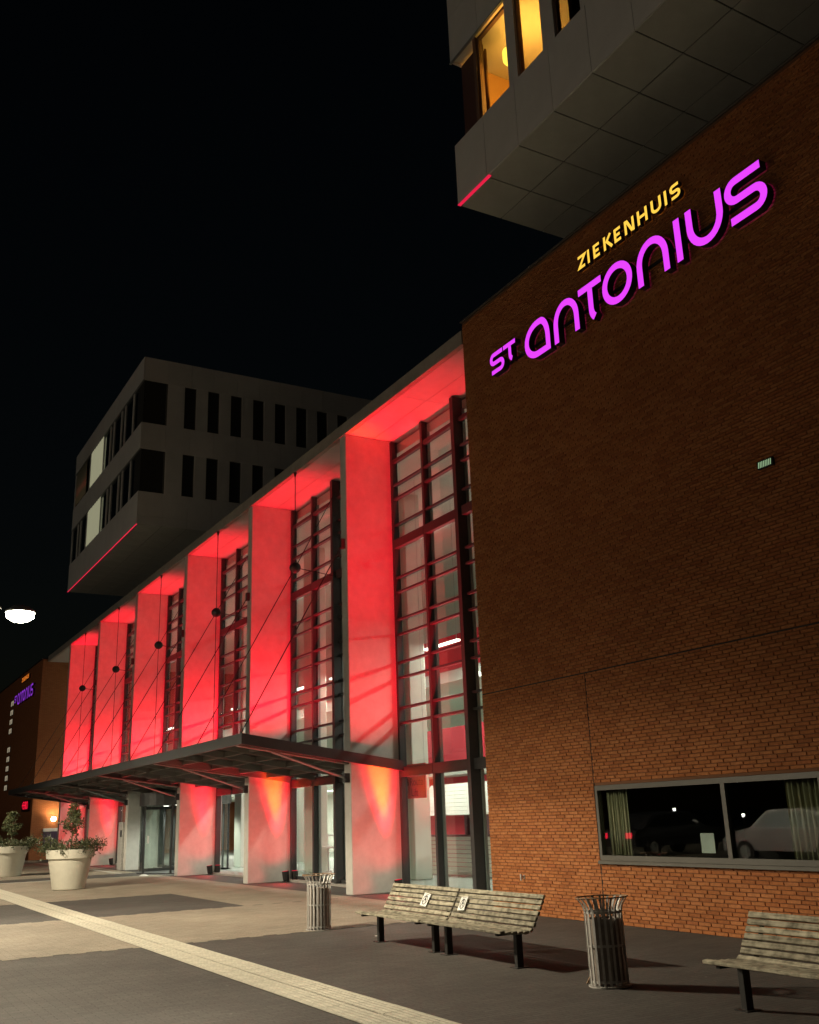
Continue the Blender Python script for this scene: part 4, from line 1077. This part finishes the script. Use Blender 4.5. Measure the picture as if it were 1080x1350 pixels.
# ================================================================== BINS
def make_bin(rot=0):
    e = empty("litter_bin", (0, 0, 0))
    n = 20; r0 = .178
    for k in range(n):
        t = 2 * PI * k / n + rot
        c = Vector((math.cos(t), math.sin(t), 0)); s = Vector((-math.sin(t), math.cos(t), 0))
        pts = [(r0, .02), (r0, .66), (r0 + .008, .70), (r0 + .035, .745), (r0 + .068, .785)]
        m = MB(); vs = []
        for (r_, z) in pts:
            for a, b in ((-.011, 0), (.011, 0), (.011, .005), (-.011, .005)):
                vs.append(c * (r_ + b) + s * a + Vector((0, 0, z)))
        fs = []
        for j in range(len(pts) - 1):
            for q in range(4): fs.append((j*4 + q, j*4 + (q+1) % 4, j*4 + 4 + (q+1) % 4, j*4 + 4 + q))
        fs += [(3, 2, 1, 0), tuple(len(pts)*4 - 4 + q for q in range(4))]
        m.raw(vs, fs).build("slat", GALV, e)
    for z in (.05, .36, .655):
        m = MB(); rp = [(r0 - .006, z - .011), (r0 - .001, z - .011), (r0 - .001, z + .011), (r0 - .006, z + .011), (r0 - .006, z - .011)]
        m.lathe(rp, 32).build("hoop", GALV, e)
    m = MB(); rp = [(r0 + .07 + .007 * math.cos(2 * PI * k / 6), .787 + .007 * math.sin(2 * PI * k / 6)) for k in range(7)]
    m.lathe(rp, 32).build("rim", RUST, e, smooth=True)
    m = MB(); m.lathe([(0, .05), (.155, .05), (.155, .60), (.150, .60), (.150, .07), (0, .07)], 28).build("liner", LINER, e)
    m = MB(); m.lathe([(0, 0), (.2, 0), (.2, .012), (0, .012)], 28).build("base_plate", GALV, e)
    return e
bn = make_bin(); bn.location = (-8.0, 6.66, 0); bn.rotation_euler = (0, R(-1.5), 0); tag(bn, "round slatted metal litter bin with flared rusty rim between the benches", "bin", "slatted litter bins")
bn2 = copy_tree(bn); bn2.location = (-14.75, 6.73, 0); bn2.rotation_euler = (0, 0, 1); bn2['label'] = "round slatted metal litter bin left of the double bench, before the glazing"
m = MB(); m.tube((0, 0, 0), (.02, .05, .09), .009, 6); m.tube((.02, .05, .09), (.03, .02, .11), .009, 6)
tag(m.build("ground_anchor", RUST, None, loc=(-8.24, 6.58, 0)), "small rusty metal anchor sticking up beside the right litter bin", "anchor")
tag(MB().box(-.02, .02, -.016, .016, 0, .004).build("paper_scrap", WHITE, None, loc=(-13.3, 6.95, .006)), "tiny white paper scrap on the paving by the left litter bin", "litter")
m = MB(); m.lathe([(0, .05), (.07, .04), (.16, .0), (0, 0)], 10); tag(m.build("door_stop", WHITE, None, loc=(-34.6, 9.45, .004)), "small white marker on the paving before the revolving door", "marker")

# ================================================================== PLANTERS
def leaf_cloud(m, centers, n, s0, s1, rng, droop=0):
    for _ in range(n):
        c, rad = rng.choice(centers)
        d = Vector((rng.gauss(0, 1), rng.gauss(0, 1), rng.gauss(0, 1))).normalized()
        p = Vector(c) + d * rad * (rng.random() ** .45)
        if droop: p.z -= droop * rng.random()
        u = (d + Vector((rng.gauss(0, .6), rng.gauss(0, .6), rng.gauss(.3, .6)))).normalized(); v = u.orthogonal().normalized()
        v = (v * math.cos(rng.random() * 6.28) + u.cross(v) * math.sin(rng.random() * 6.28))
        L_ = rng.uniform(s0, s1); W_ = L_ * .30; m.cr = rng.uniform(.02, 1)
        m.face([p, p + u * L_ * .5 + v * W_, p + u * L_, p + u * L_ * .5 - v * W_])
def make_planter(seed, loc, label):
    rng = random.Random(seed)
    e = empty("planter", loc); tag(e, label, "planter", "large pale planters on the plaza")
    m = MB(); m.lathe([(0, 0), (.40, 0), (.425, .02), (.575, .80), (.625, .805), (.645, 1.03), (.60, 1.035), (.575, .98)], 48)
    m.build("pot", PLANTER, e, smooth=False)
    m = MB(); m.lathe([(.58, .97), (.3, .985), (0, .99)], 32); m.build("soil", SOIL, e)
    tr = empty("potted_tree", (loc[0], loc[1], loc[2] + .98)); tag(tr, "small standard tree in the planter " + label.split("planter ")[1], "tree", "trees in the planters")
    m = MB(); m.tube((0, 0, -.02), (.02, .01, .45), .022, 8, .017); m.tube((.02, .01, .45), (-.01, .0, .85), .017, 8, .013)
    m.tube((.05, .02, -.02), (.04, -.01, .55), .014, 6, .010)
    for k in range(12):
        t = k * 2.4; a = .40 + .04 * k
        m.tube((.0, .0, a), (.22 * math.cos(t), .22 * math.sin(t), a + .18), .008, 5, .003)
    m.build("trunk", BARK, tr)
    m = MB(); cs = []
    for k in range(26):
        t = rng.random() * 6.28; z = rng.uniform(.42, 1.18); rr_ = .30 * (1 - abs(z - .78) / .7) * rng.random() ** .5
        cs.append(((rr_ * math.cos(t), rr_ * math.sin(t), z), rng.uniform(.06, .14)))
    leaf_cloud(m, cs, 1500, .035, .085, rng)
    m.build("crown", LEAF, tr, rnd=True)
    up = empty("underplanting", (loc[0], loc[1], loc[2] + .98)); tag(up, "low bushy plants in the planter " + label.split("planter ")[1], "plant", "low plants in the planters")
    m = MB(); cs = []
    for k in range(40):
        t = rng.random() * 6.28; rr_ = rng.uniform(.25, .72)
        side = max(0, abs(math.sin(t + .5)))
        cs.append(((rr_ * math.cos(t), rr_ * math.sin(t), .02 + .24 * rng.random() * (1.1 - abs(rr_ - .45))), rng.uniform(.07, .15)))
    # two fuller side bushes (left and right as one faces the building)
    for (dx, dy) in ((-.38, -.62), (.38, .62)):
        for k in range(18):
            cs.append(((dx * .9 + rng.gauss(0, .13), dy * .9 + rng.gauss(0, .16), .12 + rng.gauss(.06, .12)), rng.uniform(.08, .16)))
    leaf_cloud(m, cs, 3400, .03, .08, rng, .06)
    for k in range(90):
        c, rad = rng.choice(cs); c = Vector(c); d = Vector((rng.gauss(0, .5), rng.gauss(0, .5), 1)).normalized() * rng.uniform(.1, .22); s_ = Vector((.004, .004, 0)); m.cr = rng.random()
        m.face([c, c + s_, c + d + s_, c + d])
    m.build("foliage", LEAF2, up, rnd=True)
    m = MB()
    for k in range(14):
        c, rad = rng.choice(cs); m.tube((c[0] * .4, c[1] * .4, 0), c, .006, 5, .003)
    m.build("stems", BARK, up)
make_planter(11, (-29.55, 6.03, .004), "large pale tapered planter nearest, before the canopy")
make_planter(23, (-40.1, 6.05, .004), "large pale tapered planter cut by the left edge, farther off")

# ================================================================== STREET LAMPS
def street_lamp(hx, hy, h, power, label, arm=(0, -1.3), up=.006):
    e = empty("street_lamp", (hx + arm[0], hy + arm[1], 0)); tag(e, label, "street lamp", "plaza street lamps")
    ax, ay = -arm[0], -arm[1]
    m = MB(); m.tube((0, 0, 0), (0, 0, h + .05), .06, 12, .04); m.tube((0, 0, 0), (0, 0, .6), .085, 12); m.build("post", GALV, e)
    m = MB(); m.tube((0, 0, h + .02), (ax * .8, ay * .8, h + .06), .03, 8, .022); m.build("arm", GALV, e)
    m = MB(); m.lathe([(0, .10), (.12, .085), (.20, .03), (.205, 0), (.19, 0), (0, .002)], 20, (ax, ay, h)); m.build("head", ALUL, e, smooth=True)
    m = MB(); m.lathe([(.19, -.002), (.18, -.07), (.10, -.12), (0, -.13)], 20, (ax, ay, h)); m.build("lens", LAMPW, e, smooth=True)
    s = point("street_lamp_light", (hx, hy, h - .22), power, (1.0, .86, .62), .10)
    batwing(s, up)
    return e
LP = 3300
street_lamp(-14.5, 2.07, 4.5, LP, "lit street lamp with glaring head at the left edge of the picture")
street_lamp(-25.5, 2.07, 4.5, LP * .75, "added unseen street lamp just beyond the left edge, lighting the fins and planters")  # unseen lamp added to lift the fin fronts
street_lamp(-38.5, 2.07, 4.5, LP * .7, "far added unseen street lamp beyond the left edge, lighting the farther planter")  # unseen lamp added because the farther planter was too dark
for i, (x, y, nm, pw) in enumerate(((-9.0, -25.0, "right", 2000), (-34.0, -25.0, "middle", 2200), (-60.0, -23.0, "left", 1800))):  # unseen lamps added as front light on brick and upper blocks
    street_lamp(x, y, 7.0, pw, "tall added car park lamp behind the camera, %s one, lighting the building fronts" % nm, up=.5)
for (x, y, h, nm) in ((-37.0, -20.0, 1.12, "right"), (-41.8, -20.0, 1.5, "left")):  # invented fixtures that put two bright dots into the window reflection
    e = empty("added_bollard_light", (x, y, 0)); tag(e, "added bollard light behind the camera, %s one, making a bright dot in the window" % nm, "bollard light", "bollard lights added for the window reflection")
    m = MB(); m.tube((0, 0, 0), (0, 0, h - .12), .07, 12); m.build("post", STEEL, e)
    m = MB(); m.lathe([(0, h - .12), (.08, h - .12), (.08, h + .03), (0, h + .03)], 12); m.build("lens", emit("bollard_glow", (1.0, .97, .85), 25.0), e)
    m = MB(); m.lathe([(0, h + .031), (.10, h + .031), (.09, h + .07), (0, h + .08)], 12); m.build("cap", STEEL, e)

# ================================================================== CARS behind the camera, mirrored in the window
def car(loc, rz, paint, label):
    e = empty("parked_car", loc, rz); tag(e, label, "car", "parked cars mirrored in the window")
    prof = [(-2.15, .35), (-2.2, .62), (-2.1, .88), (-1.75, .95), (-1.2, 1.38), (-.5, 1.47), (.6, 1.44), (1.15, .98), (1.9, .85), (2.18, .65), (2.2, .35)]
    m = MB(); secs = []
    for (y, k, kz) in ((-.86, .97, 0), (-.80, 1.0, 0), (.80, 1.0, 0), (.86, .97, 0)): secs.append(y)
    bm = bmesh.new(); rows = []
    for y in (-.88, -.74, .74, .88):
        rows.append([bm.verts.new((x * (1 if abs(y) < .8 else .985), y * (1 - .18 * max(0, z - .9) / .55), z - (.03 if abs(y) > .8 and z > .9 else 0))) for x, z in prof])
    n = len(prof)
    for a, b in zip(rows[:-1], rows[1:]):
        for i in range(n): bm.faces.new((a[i], a[(i+1) % n], b[(i+1) % n], b[i]))
    bm.faces.new(list(reversed(rows[0]))); bm.faces.new(rows[-1])
    me = bpy.data.meshes.new("body"); bm.to_mesh(me); bm.free(); me.materials.append(paint); link("body", me, e)
    for s in (-1, 1):
        m = MB(); y = s * .765
        m.raw([(-1.55, s * .86, .97), (.95, s * .86, .98), (.52, s * .795, 1.36), (-.45, s * .79, 1.39), (-1.05, s * .80, 1.33)], [(0, 1, 2, 3, 4) if s < 0 else (4, 3, 2, 1, 0)]); m.build("side_window", GLASSD, e)
    for x in (-1.35, 1.35):
        for s in (-1, 1):
            w_ = link("wheel", MB().tube((x, s * .70, .31), (x, s * .90, .31), .31, 20).mesh("wheel", BLACK), e)
            link("rim", MB().tube((x, s * .89, .31), (x, s * .905, .31), .19, 14).mesh("rim", ALUL), w_)
    for s in (-1, 1):
        box("tail_light", emit("tail_light_glow", (1, .02, .05), 6.0) if 'red' in label else RUST, e, -2.215, -2.17, s * .62 - .14, s * .62 + .14, .62, .80)
        box("headlight", WHITE, e, 2.15, 2.205, s * .6 - .16, s * .6 + .16, .60, .72)
    return e
SILV = mat("silver_paint", (.45, .46, .48), .3, metal=.6); DKP = mat("dark_paint", (.03, .03, .035), .3, metal=.3)
car((-19.5, -3.2, 0), R(180), SILV, "silver hatchback parked on the plaza edge, seen mirrored in the long window")
car((-27.5, -5.6, 0), R(-90), DKP, "dark car with glowing red tail lights, seen mirrored in the long window")
